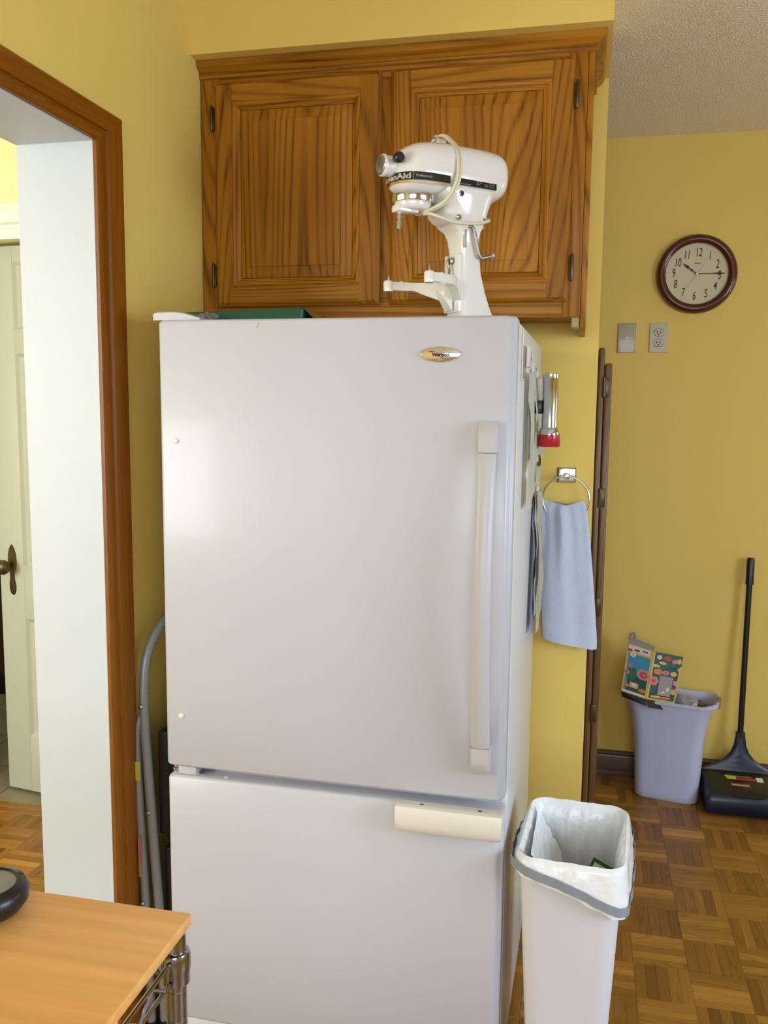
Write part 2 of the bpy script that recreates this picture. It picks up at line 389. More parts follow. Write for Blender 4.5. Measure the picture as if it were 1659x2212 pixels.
for i, j, _ in rest:
    for x, y, r in cell(i, j):
        if y > YF-.01: continue
        hx, hy = (FW/2-.0003, P/2-.0003) if r else (P/2-.0003, FW/2-.0003); n = len(V); z = random.uniform(-.0003, .0002)
        V += [(x-hx, y-hy, z), (x+hx, y-hy, z), (x+hx, y+hy, z), (x-hx, y+hy, z), (x-hx, y-hy, -.0065), (x+hx, y-hy, -.0065), (x+hx, y+hy, -.0065), (x-hx, y+hy, -.0065)]
        Fc += [(n, n+1, n+2, n+3), (n, n+4, n+5, n+1), (n+1, n+5, n+6, n+2), (n+2, n+6, n+7, n+3), (n+3, n+7, n+4, n)]; MI += [r]*5; TN += [random.random()]*5
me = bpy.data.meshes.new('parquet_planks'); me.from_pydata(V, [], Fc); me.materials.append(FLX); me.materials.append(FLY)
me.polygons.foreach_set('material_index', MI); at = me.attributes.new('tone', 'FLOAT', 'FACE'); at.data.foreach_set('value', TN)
o = bpy.data.objects.new('parquet_planks', me); C.objects.link(o); o.parent = floor; o['kind'] = 'stuff'
# threshold boards and stone tile of the entry beyond
for y0, y1 in ((2.742, 2.775), (2.777, 2.815)):
    box('threshold_board', FLX, (-1.13, -(y1-y0)/2, -.004), (1.13, (y1-y0)/2, .003), floor, .002, loc=(-2.35, (y0+y1)/2, 0))
fb = bmesh.new(); bx(fb, (XH-2.6, YF+.1, -.06), (XH, YF+1.5, -.008)); e = finish('floor_entry', fb, GROUT); e['kind'] = 'structure'; e['label'] = 'grey stone tiled floor beyond the hall door'
for i in range(8):
    for j in range(8):
        x0, y0 = -3.78+i*.322, 2.818+j*.302
        if y0+.3 > YF+1.5: continue
        box('tile', TILE, (x0, y0, -.008), (x0+.318, y0+.298, .0), e, .002)

# hall door and its white head casing
dr = bpy.data.objects.new('door_1', None); C.objects.link(dr); dr.location = (-1.411, 2.82, 0); dr.rotation_euler = (0, 0, R(-9)); dr['kind'] = 'structure'; dr['label'] = 'ivory panelled door standing slightly ajar in the hall'
DW, DH0, DH1 = .755, .012, 2.088
def door_panels():
    st, z = .115, (DH0, .235, .70, .93, 1.66, 1.80, 2.0, DH1)
    lo = -DW
    for a, b in ((lo, lo+st), (-st, 0), (lo+DW/2-.05, lo+DW/2+.05)):
        box('stile', DOORW, (a, -.0175, DH0), (b, .0175, DH1), dr, .001)
    for a, b in ((DH0, .235), (.70, .90), (1.70, 1.79), (2.03, DH1)):
        for p0, p1 in ((lo+st, lo+DW/2-.05), (lo+DW/2+.05, -st)):
            box('rail', DOORW, (p0, -.0172, a), (p1, .0172, b), dr, .001)
    for a, b in ((.235, .70), (.90, 1.70), (1.79, 2.03)):
        for p0, p1 in ((lo+st, lo+DW/2-.05), (lo+DW/2+.05, -st)):
            bm = bmesh.new(); rings = []
            for ins, d in ((0, -.017), (.010, -.008), (.014, -.006), (.020, -.006), (.050, -.014), (.051, -.014)):
                rings.append([(p0+ins, d, a+ins), (p1-ins, d, a+ins), (p1-ins, d, b-ins), (p0+ins, d, b-ins)])
            loft(bm, [[(x, .006, z) for x, _, z in rings[0]]]+rings, True)
            finish('panel', bm, DOORW, dr)
door_panels()
kn = finish('doorknob', (lambda b: (lathe(b, [(.010, 0), (.010, -.02), (.014, -.028), (.026, -.036), (.029, -.048), (.024, -.060), (.010, -.067)], 24, 'Y', (-DW+.062, -.020, .905)), b)[1])(bmesh.new()), BRONZE, dr, smooth=50)
bm = bmesh.new()
plate = [(-.001, .072), (.010, .060), (.019, .035), (.022, .005), (.017, -.020), (.009, -.040), (.009, -.062), (.015, -.085), (.015, -.105), (.008, -.122), (0, -.126)]
pts = [(-x, z) for x, z in plate]+[(x, z) for x, z in plate[::-1]]
pts = [pts[i] for i in range(len(pts)) if i != len(plate)]
a = [bm.verts.new((x-DW+.062, -.0176, z+.915)) for x, z in pts]; b = [bm.verts.new(((x*.7)-DW+.062, -.026, z*.94+.915)) for x, z in pts]
bm.faces.new(a); bm.faces.new(b)
for i in range(len(a)): bm.faces.new((a[i], a[(i+1) % len(a)], b[(i+1) % len(a)], b[i]))
finish('knob_plate', bm, BRONZE, dr, smooth=50)
bm = bmesh.new()
prof = [(0, 2.10), (-.018, 2.10), (-.020, 2.118), (-.020, 2.135), (-.012, 2.140), (-.012, 2.150), (-.026, 2.156), (-.028, 2.190), (-.036, 2.205), (-.036, 2.219), (-.010, 2.224), (0, 2.224)]
loft(bm, [[(x, YH+d, z) for d, z in prof] for x in (-2.44, -1.24)])
bx(bm, (-2.42, YH-.018, 0), (-2.332, YH, 2.10)); bx(bm, (-1.348, YH-.018, 0), (-1.26, YH, 2.10)); tag(struct('trim_4', bm, TRIMW, 25), 'white moulded casing around the hall door')
wd = thing('wooden_wardrobe', (-2.95, 3.90, 0), 0, 'dark brown wooden wardrobe seen past the edge of the hall door', 'wardrobe')
box('wardrobe_body', BASEW, (-.60, 0, .10), (.60, .42, 2.05), wd, .004); box('plinth', mat('dark_plinth', (.02, .008, .004), .5), (-.58, .02, 0), (.58, .40, .0995), wd, .002)

# ------------------------------------------------------------------ wall cabinet
cab = thing('wall_cabinet', (-.4965, 2.27, 1.748), 0, 'golden oak double-door wall cabinet mounted above the refrigerator', 'cabinet')
cx0, cz0, cy0 = -.4965, 1.748, 2.27
def L3(lo, hi): return (lo[0]-cx0, lo[1]-cy0, lo[2]-cz0), (hi[0]-cx0, hi[1]-cy0, hi[2]-cz0)
def cbox(nm, mt, lo, hi, par=cab, bev=.0015): a, b = L3(lo, hi); return box(nm, mt, a, b, par, bev)
XC0, XC1 = -1.012, .002
bm = bmesh.new()
for lo, hi in (((XC0+.02, 2.29, 1.762), (XC1-.018, 2.5775, 1.778)), ((XC0, 2.29, 1.762), (XC0+.018, 2.5775, 2.41)), ((XC0+.02, 2.29, 2.39), (XC1-.018, 2.5775, 2.41)), ((XC0+.02, 2.570, 1.78), (XC1-.018, 2.5775, 2.39))):
    a, b = L3(lo, hi); bx(bm, a, b)
finish('carcass', bm, OAKV, cab)
cbox('side_panel', OAKV, (XC1-.016, 2.292, 1.722), (XC1+.001, 2.5775, 2.412))
cbox('face_stile', OAKV, (XC0, 2.27, 1.748), (XC0+.05, 2.2895, 2.41)); cbox('face_stile', OAKV, (XC1-.058, 2.27, 1.748), (XC1-.014, 2.2895, 2.41)); cbox('face_stile', OAKV, (-.54, 2.27, 1.80), (-.475, 2.2895, 2.345))
cbox('face_stile', OAKV, (XC1-.0135, 2.272, 1.722), (XC1+.001, 2.2895, 2.41))
cbox('face_rail', OAKH, (XC0+.0505, 2.2702, 1.748), (XC1-.0585, 2.2893, 1.7995)); cbox('face_rail', OAKH, (XC0+.0505, 2.2702, 2.3455), (XC1-.0585, 2.2893, 2.41))
cbox('corner_block', mat('tan_block', (.42, .34, .14), .6), (XC1-.034, 2.275, 1.722), (XC1-.0145, 2.34, 1.7475))
# crown moulding with return along the right side
prof = [(0, 2.372), (-.006, 2.374), (-.007, 2.380), (-.003, 2.384), (-.010, 2.392), (-.020, 2.398), (-.026, 2.408), (-.026, 2.4135), (0, 2.4135)]
bm = bmesh.new(); rings = []
for (x, y, sx, sy) in ((XC0, 2.27, 0, 1), (XC1+.001, 2.27, -1, 1), (XC1+.001, 2.5775, -1, 0)):
    rings.append([(x+sx*d-cx0, y+sy*d-cy0, z-cz0) for d, z in prof])
loft(bm, rings); finish('crown_moulding', bm, OAKH, cab, smooth=25)
def ring_prof(bm, x0, x1, z0, z1, prof, yb):
    """nested rectangular rings: prof = (inset, y)"""
    rs = [[(x0+i, yb, z0+i) if False else None for _ in ()] for i in ()]
    rs = [[(x0+i, y, z0+i), (x1-i, y, z0+i), (x1-i, y, z1-i), (x0+i, y, z1-i)] for i, y in prof]
    return loft(bm, rs, False)
def cab_door(x0, x1, z0, z1, hx, side):
    d = bpy.data.objects.new('door', None); C.objects.link(d); d.parent = cab
    yf, yb = 2.2485-cy0, 2.269-cy0; x0 -= cx0; x1 -= cx0; z0 -= cz0; z1 -= cz0; ob = .010
    SW = .052 if True else 0
    def piece(nm, mt, poly_outer):
        pass
    # stiles and rails, bevelled outer edge, butt joints between them
    def stile(a, b, out):
        bm = bmesh.new(); s = 1 if out == 'l' else -1
        o_, i_ = (a, b) if out == 'l' else (b, a)
        rings = []
        for z, k in ((z0, 0), (z0+ob, 1), (z1-ob, 1), (z1, 0)):
            yy = yf if k else yf+.010
            rings.append([(o_, yb, z), (o_, yf+.010, z), (o_+s*ob, yy, z), (i_, yy, z), (i_, yb, z)])
        loft(bm, rings); finish('stile', bm, OAKV, d)
    stile(x0, x0+SW, 'l'); stile(x1-SW, x1, 'r')
    for a, b, out in ((z0, z0+SW, 'b'), (z1-SW, z1, 't')):
        bm = bmesh.new(); s = 1 if out == 'b' else -1; o_, i_ = (a, b) if out == 'b' else (b, a)
        loft(bm, [[(x, yb, o_), (x, yf+.010, o_), (x, yf, o_+s*ob), (x, yf, i_), (x, yb, i_)] for x in (x0+SW+.0003, x1-SW-.0003)]); finish('rail', bm, OAKH, d)
    px0, px1, pz0, pz1 = x0+SW+.0003, x1-SW-.0003, z0+SW+.0003, z1-SW-.0003
    # moulding inside the frame: four mitred pieces
    mp = [(0, yb-.004), (0, yf-.001), (.003, yf-.003), (.009, yf-.001), (.013, yf+.005), (.020, yf+.008), (.022, yb-.004)]
    R4 = lambda i, y: [(px0+i, y, pz0+i), (px1-i, y, pz0+i), (px1-i, y, pz1-i), (px0+i, y, pz1-i)]
    for k in range(4):
        bm = bmesh.new(); loft(bm, [[R4(i, y)[k] for i, y in mp], [R4(i, y)[(k+1) % 4] for i, y in mp]])
        finish('moulding', bm, OAKV if k in (1, 3) else OAKH, d, smooth=25)
    bm = bmesh.new(); rs = [R4(i, y) for i, y in ((.0215, yb-.003), (.0215, yf+.009), (.050, yf+.0035), (.0503, yf+.0005), (.052, yf+.0002))]
    loft(bm, rs, True); finish('raised_panel', bm, OAKV, d)
    for zz in (z0+.082, z1-.088):
        bm = bmesh.new(); xx = hx-cx0
        bx(bm, (xx-.0045, yb-.012, zz-.029), (xx+.0045, yb-.0005, zz+.029), .001); lathe(bm, [(.0015, -.034), (.0040, -.029), (.0040, .029), (.0015, .034)], 12, 'Z', (xx-side*.001, yb-.014, zz))
        finish('hinge', bm, BRONZE, d, smooth=35)
cab_door(-.970, -.5205, 1.784, 2.358, -.9765, 1); cab_door(-.4945, -.0435, 1.784, 2.360, -.0365, -1)

# ------------------------------------------------------------------ refrigerator
FY = -.0158352; fc, fs = math.cos(FY), math.sin(FY)
U0, D0 = -.533, 2.12
def FW_(u, d): return (u*fc-d*fs, u*fs+d*fc)
fl = FW_(U0, D0)
fr = thing('refrigerator', (fl[0], fl[1], 0), FY, 'tall white bottom-freezer refrigerator beneath the oak cabinet', 'refrigerator')
def f3(u, d, z): return (u-U0, d-D0, z)
def fbox(nm, mt, lo, hi, par=fr, bev=.003, seg=3): return box(nm, mt, f3(*lo), f3(*hi), par, bev, seg)
UL, UR = -.911, -.153
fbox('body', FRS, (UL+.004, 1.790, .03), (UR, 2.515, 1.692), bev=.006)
fbox('gasket', GASK, (UL+.012, 1.776, .10), (UR-.010, 1.7895, 1.680), bev=.002)
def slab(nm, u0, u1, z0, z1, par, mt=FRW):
    """door slab with softly rounded upright corners and a bead down the right edge"""
    bm = bmesh.new(); D1 = 1.727; DB = 1.7755; pts = []
    def arc(cu, cdp, ru, rd, a0, a1, n=6): return [(cu+ru*math.cos(R(a0+(a1-a0)*i/n)), cdp+rd*math.sin(R(a0+(a1-a0)*i/n))) for i in range(n+1)]
    pts = [(u0, DB)]+arc(u0+.010, D1+.012, .010, .012, 180, 270)+arc(u1-.019, D1+.014, .012, .014, 270, 335)+[(u1-.0055, D1+.012)]+arc(u1-.006, D1+.019, .006, .007, 290, 360, 4)+[(u1, DB)]
    rings = []
    ucen = (u0+u1)/2
    for z, ins in ((z0, .007), (z0+.002, .003), (z0+.007, 0), (z1-.007, 0), (z1-.002, .003), (z1, .007)):
        k = (u1-u0-2*ins)/(u1-u0)
        rings.append([f3(ucen+(u-ucen)*k, d+(ins if d < DB-.001 else 0), z) for u, d in pts])
    loft(bm, rings); return finish(nm, bm, mt, par, smooth=40)
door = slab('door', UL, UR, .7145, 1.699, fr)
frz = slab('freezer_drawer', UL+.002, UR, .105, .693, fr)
fbox('base_grille', FRS, (UL+.02, 1.775, .02), (UR-.02, 1.789, .095))
for sx in (UL+.08, UR-.08):
    for sd in (1.83, 2.45): fbox('foot', BLK, (sx-.02, sd-.02, 0), (sx+.02, sd+.02, .0305))
# long bowed handle
bm = bmesh.new(); rings = []; hu = -.203
for i in range(41):
    t = i/40; z = 1.4335-(1.4335-.8385)*t; b = .026+.040*math.sin(PI*t)**.8; hw = .0195-.0015*math.sin(PI*t)
    u = hu+.001*t
    rings.append([f3(u+x, 1.727-b+y, z) for x, y in [(-hw, .004), (-hw+.005, -.003), (-.006, -.006), (.006, -.006), (hw-.005, -.003), (hw, .004), (hw-.003, .012), (-hw+.003, .012)]])
loft(bm, rings); finish('handle', bm, HAND, door, smooth=50)
for z0, z1 in ((1.4350, 1.495), (.778, .8370)):
    bm = bmesh.new(); top = z1 > 1.4
    rings = []
    for k in range(9):
        t = k/8; z = z1+(z0-z1)*t if top else z0+(z1-z0)*t
        g = min(1, (t*2.2))**.5 if t > 0 else .25; hw = .0200*(.90+.10*min(1, t*4)); pr = .010+.020*g
        rings.append([f3(hu+x, 1.7275-y, z) for x, y in [(-hw, 0), (-hw, pr*.8), (-hw+.004, pr), (hw-.004, pr), (hw, pr*.8), (hw, 0)]])
    loft(bm, rings); finish('handle_cap', bm, HAND, door, smooth=40)
for u, z in ((-.873, 1.444), (-.872, .833)):
    bm = bmesh.new(); lathe(bm, [(.0065, 0), (.0065, -.001), (.004, -.003), (.0015, -.0032)], 16, 'Y', f3(u, 1.7268, z)); finish('screw_cap', bm, CREAM, door, smooth=40)
# oval badge
bm = bmesh.new(); rings = []
for k, (s, h) in enumerate(((1.0, .0), (1.0, .003), (.95, .0045), (.93, .0035), (.7, .0052), (.35, .0062), (.01, .0065))):
    rings.append([f3(-.3015+math.cos(a)*.041*s, 1.727-h, 1.6245+math.sin(a)*.0155*s) for a in [2*PI*i/48 for i in range(48)]])
loft(bm, rings, True); bdg = finish('badge', bm, mat('badge_metal', (.78, .74, .70), .16, .95), door, smooth=60)
text('lettering', 'Whirlpool', .0098, INK, frontM(*f3(-.300, 1.7195, 1.6205)), bdg, xs=.84, bold=.0004)
bm = bmesh.new(); prism(bm, [(x, y) for x, y in sup(0, 0, .0060, .0013, 2.2, 20)], 0, .0006); o = finish('badge_mark', bm, RED, bdg); o.data.transform(Matrix.Translation(f3(-.318, 1.7210, 1.6298)) @ Matrix.Rotation(PI/2, 4, 'X'))
tubeo('badge_swirl', STEEL, [f3(u, 1.7203, z) for u, z in cat([(-.302, 1.6125, 0), (-.314, 1.6140, 0), (-.3165, 1.6185, 0), (-.304, 1.6290, 0), (-.290, 1.6365, 0), (-.2885, 1.6350, 0), (-.2955, 1.6240, 0), (-.306, 1.6125, 0)], 5) for u, z in ((u_z) if False else (u, z),)] if False else [f3(q.x, 1.7203, q.y) for q in cat([(-.302, 1.6125, 0), (-.314, 1.6140, 0), (-.3165, 1.6185, 0), (-.304, 1.6290, 0), (-.290, 1.6365, 0), (-.2885, 1.6350, 0), (-.2955, 1.6240, 0), (-.306, 1.6125, 0)], 5)], .0004, bdg, 6)
# short paint chip near the top edge
box('paint_chip', mat('bare_metal', (.30, .24, .10), .5), (-.0006, -.0002, -.006), (.0006, 0, .006), door, loc=f3(-.684, 1.7270, 1.6855), rot=(0, R(28), 0))
# hinge covers
bm = bmesh.new(); rings = []
for u, h in ((-.9300, .010), (-.9285, .0165), (-.920, .0185), (-.880, .0190), (-.862, .0165), (-.840, .010), (-.822, .0035)):
    rings.append([f3(u, 1.745, 1.7000), f3(u, 1.745, 1.7000+h*.85), f3(u, 1.750, 1.7000+h), f3(u, 1.835, 1.7000+h), f3(u, 1.842, 1.7000+h*.8), f3(u, 1.842, 1.7000)])
loft(bm, rings); finish('hinge_cover', bm, HAND, fr, smooth=40)
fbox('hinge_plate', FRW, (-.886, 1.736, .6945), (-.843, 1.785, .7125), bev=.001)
bm = bmesh.new(); lathe(bm, [(.007, .6935), (.007, .698), (.009, .699), (.009, .705), (.006, .706), (.006, .7135)], 20, 'Z', f3(-.896, 1.748, 0)); finish('hinge_pin', bm, CHROME, fr, smooth=40)
# freezer pull
bm = bmesh.new(); rings = []
for u, k in ((-.3745, .72), (-.3725, .90), (-.366, 1), (-.30, 1), (-.22, 1), (-.163, 1), (-.156, .92), (-.1535, .80)):
    zc = .668; sec = [(1.7268, .6985), (1.715, .6990), (1.700, .7010), (1.691, .6990), (1.6865, .6880), (1.6850, .668), (1.6870, .651), (1.6950, .6445), (1.7000, .6480), (1.6960, .660), (1.698, .684), (1.712, .690), (1.7268, .690)]
    rings.append([f3(u, 1.7268+(d-1.7268)*(.8+.2*k), .690+(z-.690)*(k if z < .69 else 1)) for d, z in sec])
loft(bm, rings); pull = finish('handle', bm, CREAM, frz, smooth=50); pull['label'] = 'cream scoop handle'
for u in (-.322, -.200):
    bm = bmesh.new(); lathe(bm, [(.0042, 0), (.0042, .0008)], 14, 'Z', f3(u, 1.711, .6990)); finish('screw_hole', bm, DARK, frz)
for u in (-.845, -.775):
    bm = bmesh.new(); lathe(bm, [(.005, 0), (.005, .001), (.002, .002)], 14, 'Z', f3(u, 1.747, .6930)); finish('screw_cap', bm, CREAM, frz)

# ------------------------------------------------------------------ things on the refrigerator side (side plane u = UR)
def FP(u, d, z): x, y = FW_(u, d); return (x, y, z)
def onside(name, mt, poly, label, cat_, u=UR+.0005, thick=.0006, group=None):
    """thin sheet from (offset from the side, depth, z) points laid as a grid of rows"""
    bm = bmesh.new(); o0 = Vector(FP(UR, poly[0][0][1], poly[-1][0][2]))
    g = [[Vector(FP(UR+.001+a, d, z))-o0 for a, d, z in row] for row in poly]
    vs = [[bm.verts.new(p) for p in row] for row in g]
    for a, b in zip(vs, vs[1:]):
        for i in range(len(a)-1): bm.faces.new((a[i], a[i+1], b[i+1], b[i]))
    bmesh.ops.solidify(bm, geom=bm.faces[:], thickness=thick)
    o = finish(name, bm, mt, smooth=60, loc=o0); return tag(o, label, cat_, group)
def sheet(name, mt, d0, d1, z0, z1, bulge, label, n=10, curl=.01, off=0, group=None, drift=0, taper=1):
    rows = []
    for i in range(n+1):
        t = i/n; z = z1+(z0-z1)*t; row = []
        for k in range(8):
            s = k/7; dd = d0+(d1-d0)*(.5+(s-.5)*(1+(taper-1)*t))+drift*t
            row.append((off+bulge*math.sin(PI*t*.75)*(.6+.4*s)+curl*t*t*(1-s)+.0028*math.sin(9*t+4*s+n)+.0015*math.sin(23*t-7*s), dd, z))
        rows.append(row)
    return onside(name, mt, rows, label, 'paper', group=group)
def clip(d, z, label, h=.022, off=.002):
    t = thing('magnet_clip', FP(UR, d, z-h/2), FY, label, 'magnet clip')
    bm = bmesh.new(); bx(bm, (.0005+off, -.018, 0), (.0075+off, .018, h), .002); finish('clip_body', bm, CREAM, t, smooth=35)
    bm = bmesh.new(); bx(bm, (.0075+off, -.015, -.006), (.0105+off, .015, h*.75), .001); finish('clip_jaw', bm, HAND, t, smooth=35)
    for y in (-.008,): 
        bm = bmesh.new(); lathe(bm, [(.003, 0), (.003, .0009)], 10, 'X', (.0105+off, y, h*.4)); finish('rivet', bm, DARK, t)
sheet('paper_sheet', PAPER, 1.930, 2.075, 1.300, 1.600, .006, 'long cream note sheet hanging nearest the front edge of the refrigerator side', curl=.002, off=.011)
sheet('paper_sheet', PAPER, 2.085, 2.235, 1.395, 1.595, .010, 'shorter crumpled sheet under the second magnet clip behind the long note', curl=.008, off=.008)
lg = sheet('paper_sheet', PAPER, 2.26, 2.43, 1.325, 1.580, .009, 'sheet with a yellow printed patch hanging behind the flashlight', curl=.004, off=.006)
def patch(par, mt, a, d0, d1, z0, z1, nm='print'):
    bm = bmesh.new(); o0 = par.location
    vs = [bm.verts.new(Vector(FP(UR+a, d, z))-o0) for d, z in ((d0, z0), (d1, z0), (d1, z1), (d0, z1))]; bm.faces.new(vs); return finish(nm, bm, mt, par)
patch(lg, YINK, .0215, 2.27, 2.35, 1.372, 1.402, 'printed_patch')
s1 = sheet('paper_sheet', PAPERB, 2.285, 2.43, .945, 1.290, .008, 'bluish sheet at the back of the lower stack of papers', curl=.004, off=.0035, drift=-.07)
s2 = sheet('paper_sheet', PAPER, 2.325, 2.475, .935, 1.296, .012, 'ruled white form on top of the lower stack of papers', curl=.003, off=.012, drift=-.05)
for k, dd in enumerate((2.36, 2.385)):
    bm = bmesh.new(); rows = []
    for i in range(13):
        t = .22+.66*i/12; z = 1.296-.361*t; a = .012+.012*math.sin(PI*t*.75)*.85+.006
        rows.append([Vector(FP(UR+a, dd+d-.012*k-.05*t, z))-s2.location for d in (0, .003)])
    loft(bm, rows, False, False); finish('ruled_line', bm, INK, s2)
sheet('paper_sheet', PAPER, 2.30, 2.415, .985, 1.294, .009, 'middle white sheet of the lower stack of papers', curl=.003, off=.008, drift=-.04)
clip(1.955, 1.632, 'narrow ivory magnet clip holding the long note, nearest the front edge', .045)
clip(2.115, 1.615, 'small ivory magnet clip with a black rivet above the crumpled sheet')
clip(2.235, 1.598, 'small ivory magnet clip just left of the flashlight', off=.004)
clip(2.41, 1.590, 'small ivory magnet clip hidden close behind the flashlight top')
clip(2.435, 1.300, 'ivory magnet clip holding the lower stack of papers above the towel')
t = thing('fridge_magnet', FP(UR, 1.862, 1.578), FY, 'narrow upright magnet with a dark face near the refrigerator top corner', 'magnet')
box('frame_body', CREAM, (0.0005, -.022, 0), (.0035, .022, .098), t, .001); box('frame_face', mat('smoky_face', (.10, .10, .07), .2), (.0036, -.018, .004), (.0042, .018, .072), t)
# flashlight held by a magnet clip
t = thing('flashlight', FP(-.1075, 2.15, 1.430), FY, 'chrome flashlight with a red head hanging beside the refrigerator papers', 'flashlight')
bm = bmesh.new(); lathe(bm, [(.0185, .046), (.0185, .158), (.0195, .160), (.0195, .172), (.0165, .173), (.0165, .170), (.002, .170)], 36); finish('barrel', bm, CHROME, t, smooth=40)
bm = bmesh.new(); lathe(bm, [(.0185, .0465), (.0205, .044), (.0240, .036), (.0245, .029)], 36); finish('collar', bm, CHROME, t, smooth=40)
bm = bmesh.new(); lathe(bm, [(.0245, .0288), (.0262, .028), (.0270, .002), (.0255, 0), (.0225, 0), (.0225, .004)], 36); finish('head', bm, RED, t, smooth=40)
bm = bmesh.new(); bx(bm, (-.0445, -.014, .075), (-.0375, .014, .112), .001); bx(bm, (-.0375, -.010, .078), (-.0170, .010, .110), .003); finish('magnet_holder', bm, BLK, t, smooth=35)

# ------------------------------------------------------------------ stand mixer
MX = thing('stand_mixer', (-.266, 2.06, 1.692), R(222), 'white bowl-lift stand mixer with a cream cord wound round its head, standing on the refrigerator', 'mixer')
ZO = .008
def itab(tab, s):
    for a, b in zip(tab, tab[1:]):
        if a[0] <= s <= b[0]:
            t = (s-a[0])/(b[0]-a[0]); t = t; return [a[i]+(b[i]-a[i])*t for i in range(1, len(a))]
    return list(tab[0][1:]) if s < tab[0][0] else list(tab[-1][1:])
HT = [(-.0805, .348, .326, .010), (-.0785, .362, .312, .028), (-.074, .375, .302, .043), (-.067, .386, .294, .054), (-.056, .393, .288, .061), (-.04, .3965, .281, .064), (0, .3985, .280, .066),
      (.06, .3985, .279, .066), (.10, .3975, .279, .066), (.13, .395, .279, .065), (.155, .3895, .280, .061), (.172, .382, .281, .056), (.186, .371, .284, .047), (.196, .358, .289, .036), (.202, .345, .295, .024), (.2045, .333, .303, .010)]
sm = [Vector((a, b, c)) for a, b, c, d in HT]
def head_rings():
    A = cat([(h[0], h[1], h[2]) for h in HT], 4); B = cat([(h[0], h[3], 0) for h in HT], 4); out = []
    for a, b in zip(A, B):
        zc = (a.y+a.z)/2; hz = (a.y-a.z)/2
        out.append([(a.x, q[0], q[1]+ZO) for q in sup(0, zc, max(b.y, .003), max(hz, .003), 2.5, 40)])
    return out, A, B
hr, HA, HB = head_rings()
bm = bmesh.new(); loft(bm, hr); finish('head', bm, MIXW, MX, smooth=60)
# lower head casting and pedestal neck
bm = bmesh.new(); rings = []
for z, s0, s1, wd, e in ((.298, -.045, .112, .0630, 3.4), (.284, -.040, .108, .0620, 3.4), (.270, -.034, .102, .0590, 3.4), (.256, -.030, .096, .0550, 3.4), (.2465, -.028, .092, .0520, 3.6), (.2460, -.029, .093, .0530, 3.6), (.236, -.026, .084, .0490, 3.4), (.226, -.022, .068, .042, 3)):
    rings.append([(x, y, z+ZO) for x, y in sup((s0+s1)/2, 0, (s1-s0)/2, wd, e, 40)])
loft(bm, rings); finish('head_base', bm, MIXW, MX, smooth=35)
bm = bmesh.new(); rings = []
for z, s0, s1, wd in ((.2275, -.022, .068, .042), (.215, -.014, .050, .036), (.200, -.012, .042, .0335), (.17, -.012, .036, .033), (.12, -.020, .036, .033), (.08, -.033, .036, .034), (.045, -.047, .037, .036), (.022, -.058, .040, .040), (.012, -.066, .045, .046)):
    rings.append([(x, y, z+ZO) for x, y in sup((s0+s1)/2, 0, (s1-s0)/2, wd, 5.5, 40)])
loft(bm, rings); finish('column', bm, MIXW, MX, smooth=50)
bm = bmesh.new(); rings = []
out = sup(-.01, 0, .068, .055, 4, 40)
for z, k in ((0, .97), (.004, 1), (.016, 1), (.0215, .95)): rings.append([(x*k, y*k, z) for x, y in out])
loft(bm, rings)
for sy in (-1, 1): 
    rings = []
    for s, hw in ((.02, .020), (.09, .019), (.15, .018), (.172, .014), (.178, .006)):
        rings.append([(s, sy*(.036+s*.30)+x, z) for x, z in rrect(hw, .0085, .005, 3, 0, .0095)])
    loft(bm, rings)
finish('base', bm, MIXW, MX, smooth=40)
# attachment hub, knob, medallion
bm = bmesh.new(); lathe(bm, [(.0225, .185), (.0225, .222), (.0235, .224), (.0235, .230), (.0215, .2325)], 32, 'X', (0, 0, .336+ZO)); finish('attachment_hub', bm, MIXW, MX, smooth=40)
bm = bmesh.new(); lathe(bm, [(.0212, .2322), (.0212, .2345), (.019, .2355)], 32, 'X', (0, 0, .336+ZO))
for k in range(-4, 5): bx(bm, (.2355, k*.0038-.0007, .336+ZO-.0165*math.cos(k*.3)), (.2363, k*.0038+.0007, .336+ZO+.0165*math.cos(k*.3)))
finish('hub_cap', bm, STEEL, MX, smooth=30)
bm = bmesh.new(); lathe(bm, [(.003, .020), (.003, .031), (.010, .032), (.0115, .038), (.0115, .046), (.009, .050), (.002, .050)], 14, 'Y', (.211, 0, .345+ZO)); finish('hub_knob', bm, BLK, MX, smooth=25)
# planetary
def zl(nm, mt, prof, s=.150): 
    bm = bmesh.new(); lathe(bm, prof, 40, 'Z', (s, 0, ZO)); return finish(nm, bm, mt, MX, smooth=40)
zl('drip_ring', CHROME, [(.046, .280), (.0505, .2795), (.0505, .2655), (.0495, .2635), (.044, .2635)])
zl('planetary', MIXW, [(.041, .2655), (.041, .259), (.039, .253), (.034, .2495), (.015, .2485)])
bm = bmesh.new(); bx(bm, (.142, -.016, .2425+ZO), (.197, .016, .2590+ZO), .005); finish('planetary_arm', bm, MIXW, MX, smooth=35)
bm = bmesh.new(); lathe(bm, [(.0018, 0), (.0018, .0012)], 10, 'Y', (.160, .0155, .2500+ZO)); finish('set_screw', bm, DARK, MX)
bm = bmesh.new(); lathe(bm, [(.0062, .244), (.0062, .228), (.0050, .2275), (.0050, .2235), (.0066, .223), (.0066, .2205), (.0058, .220), (.0058, .2075), (.0045, .206)], 20, 'Z', (.185, 0, ZO)); finish('beater_shaft', bm, CHROME, MX, smooth=30)
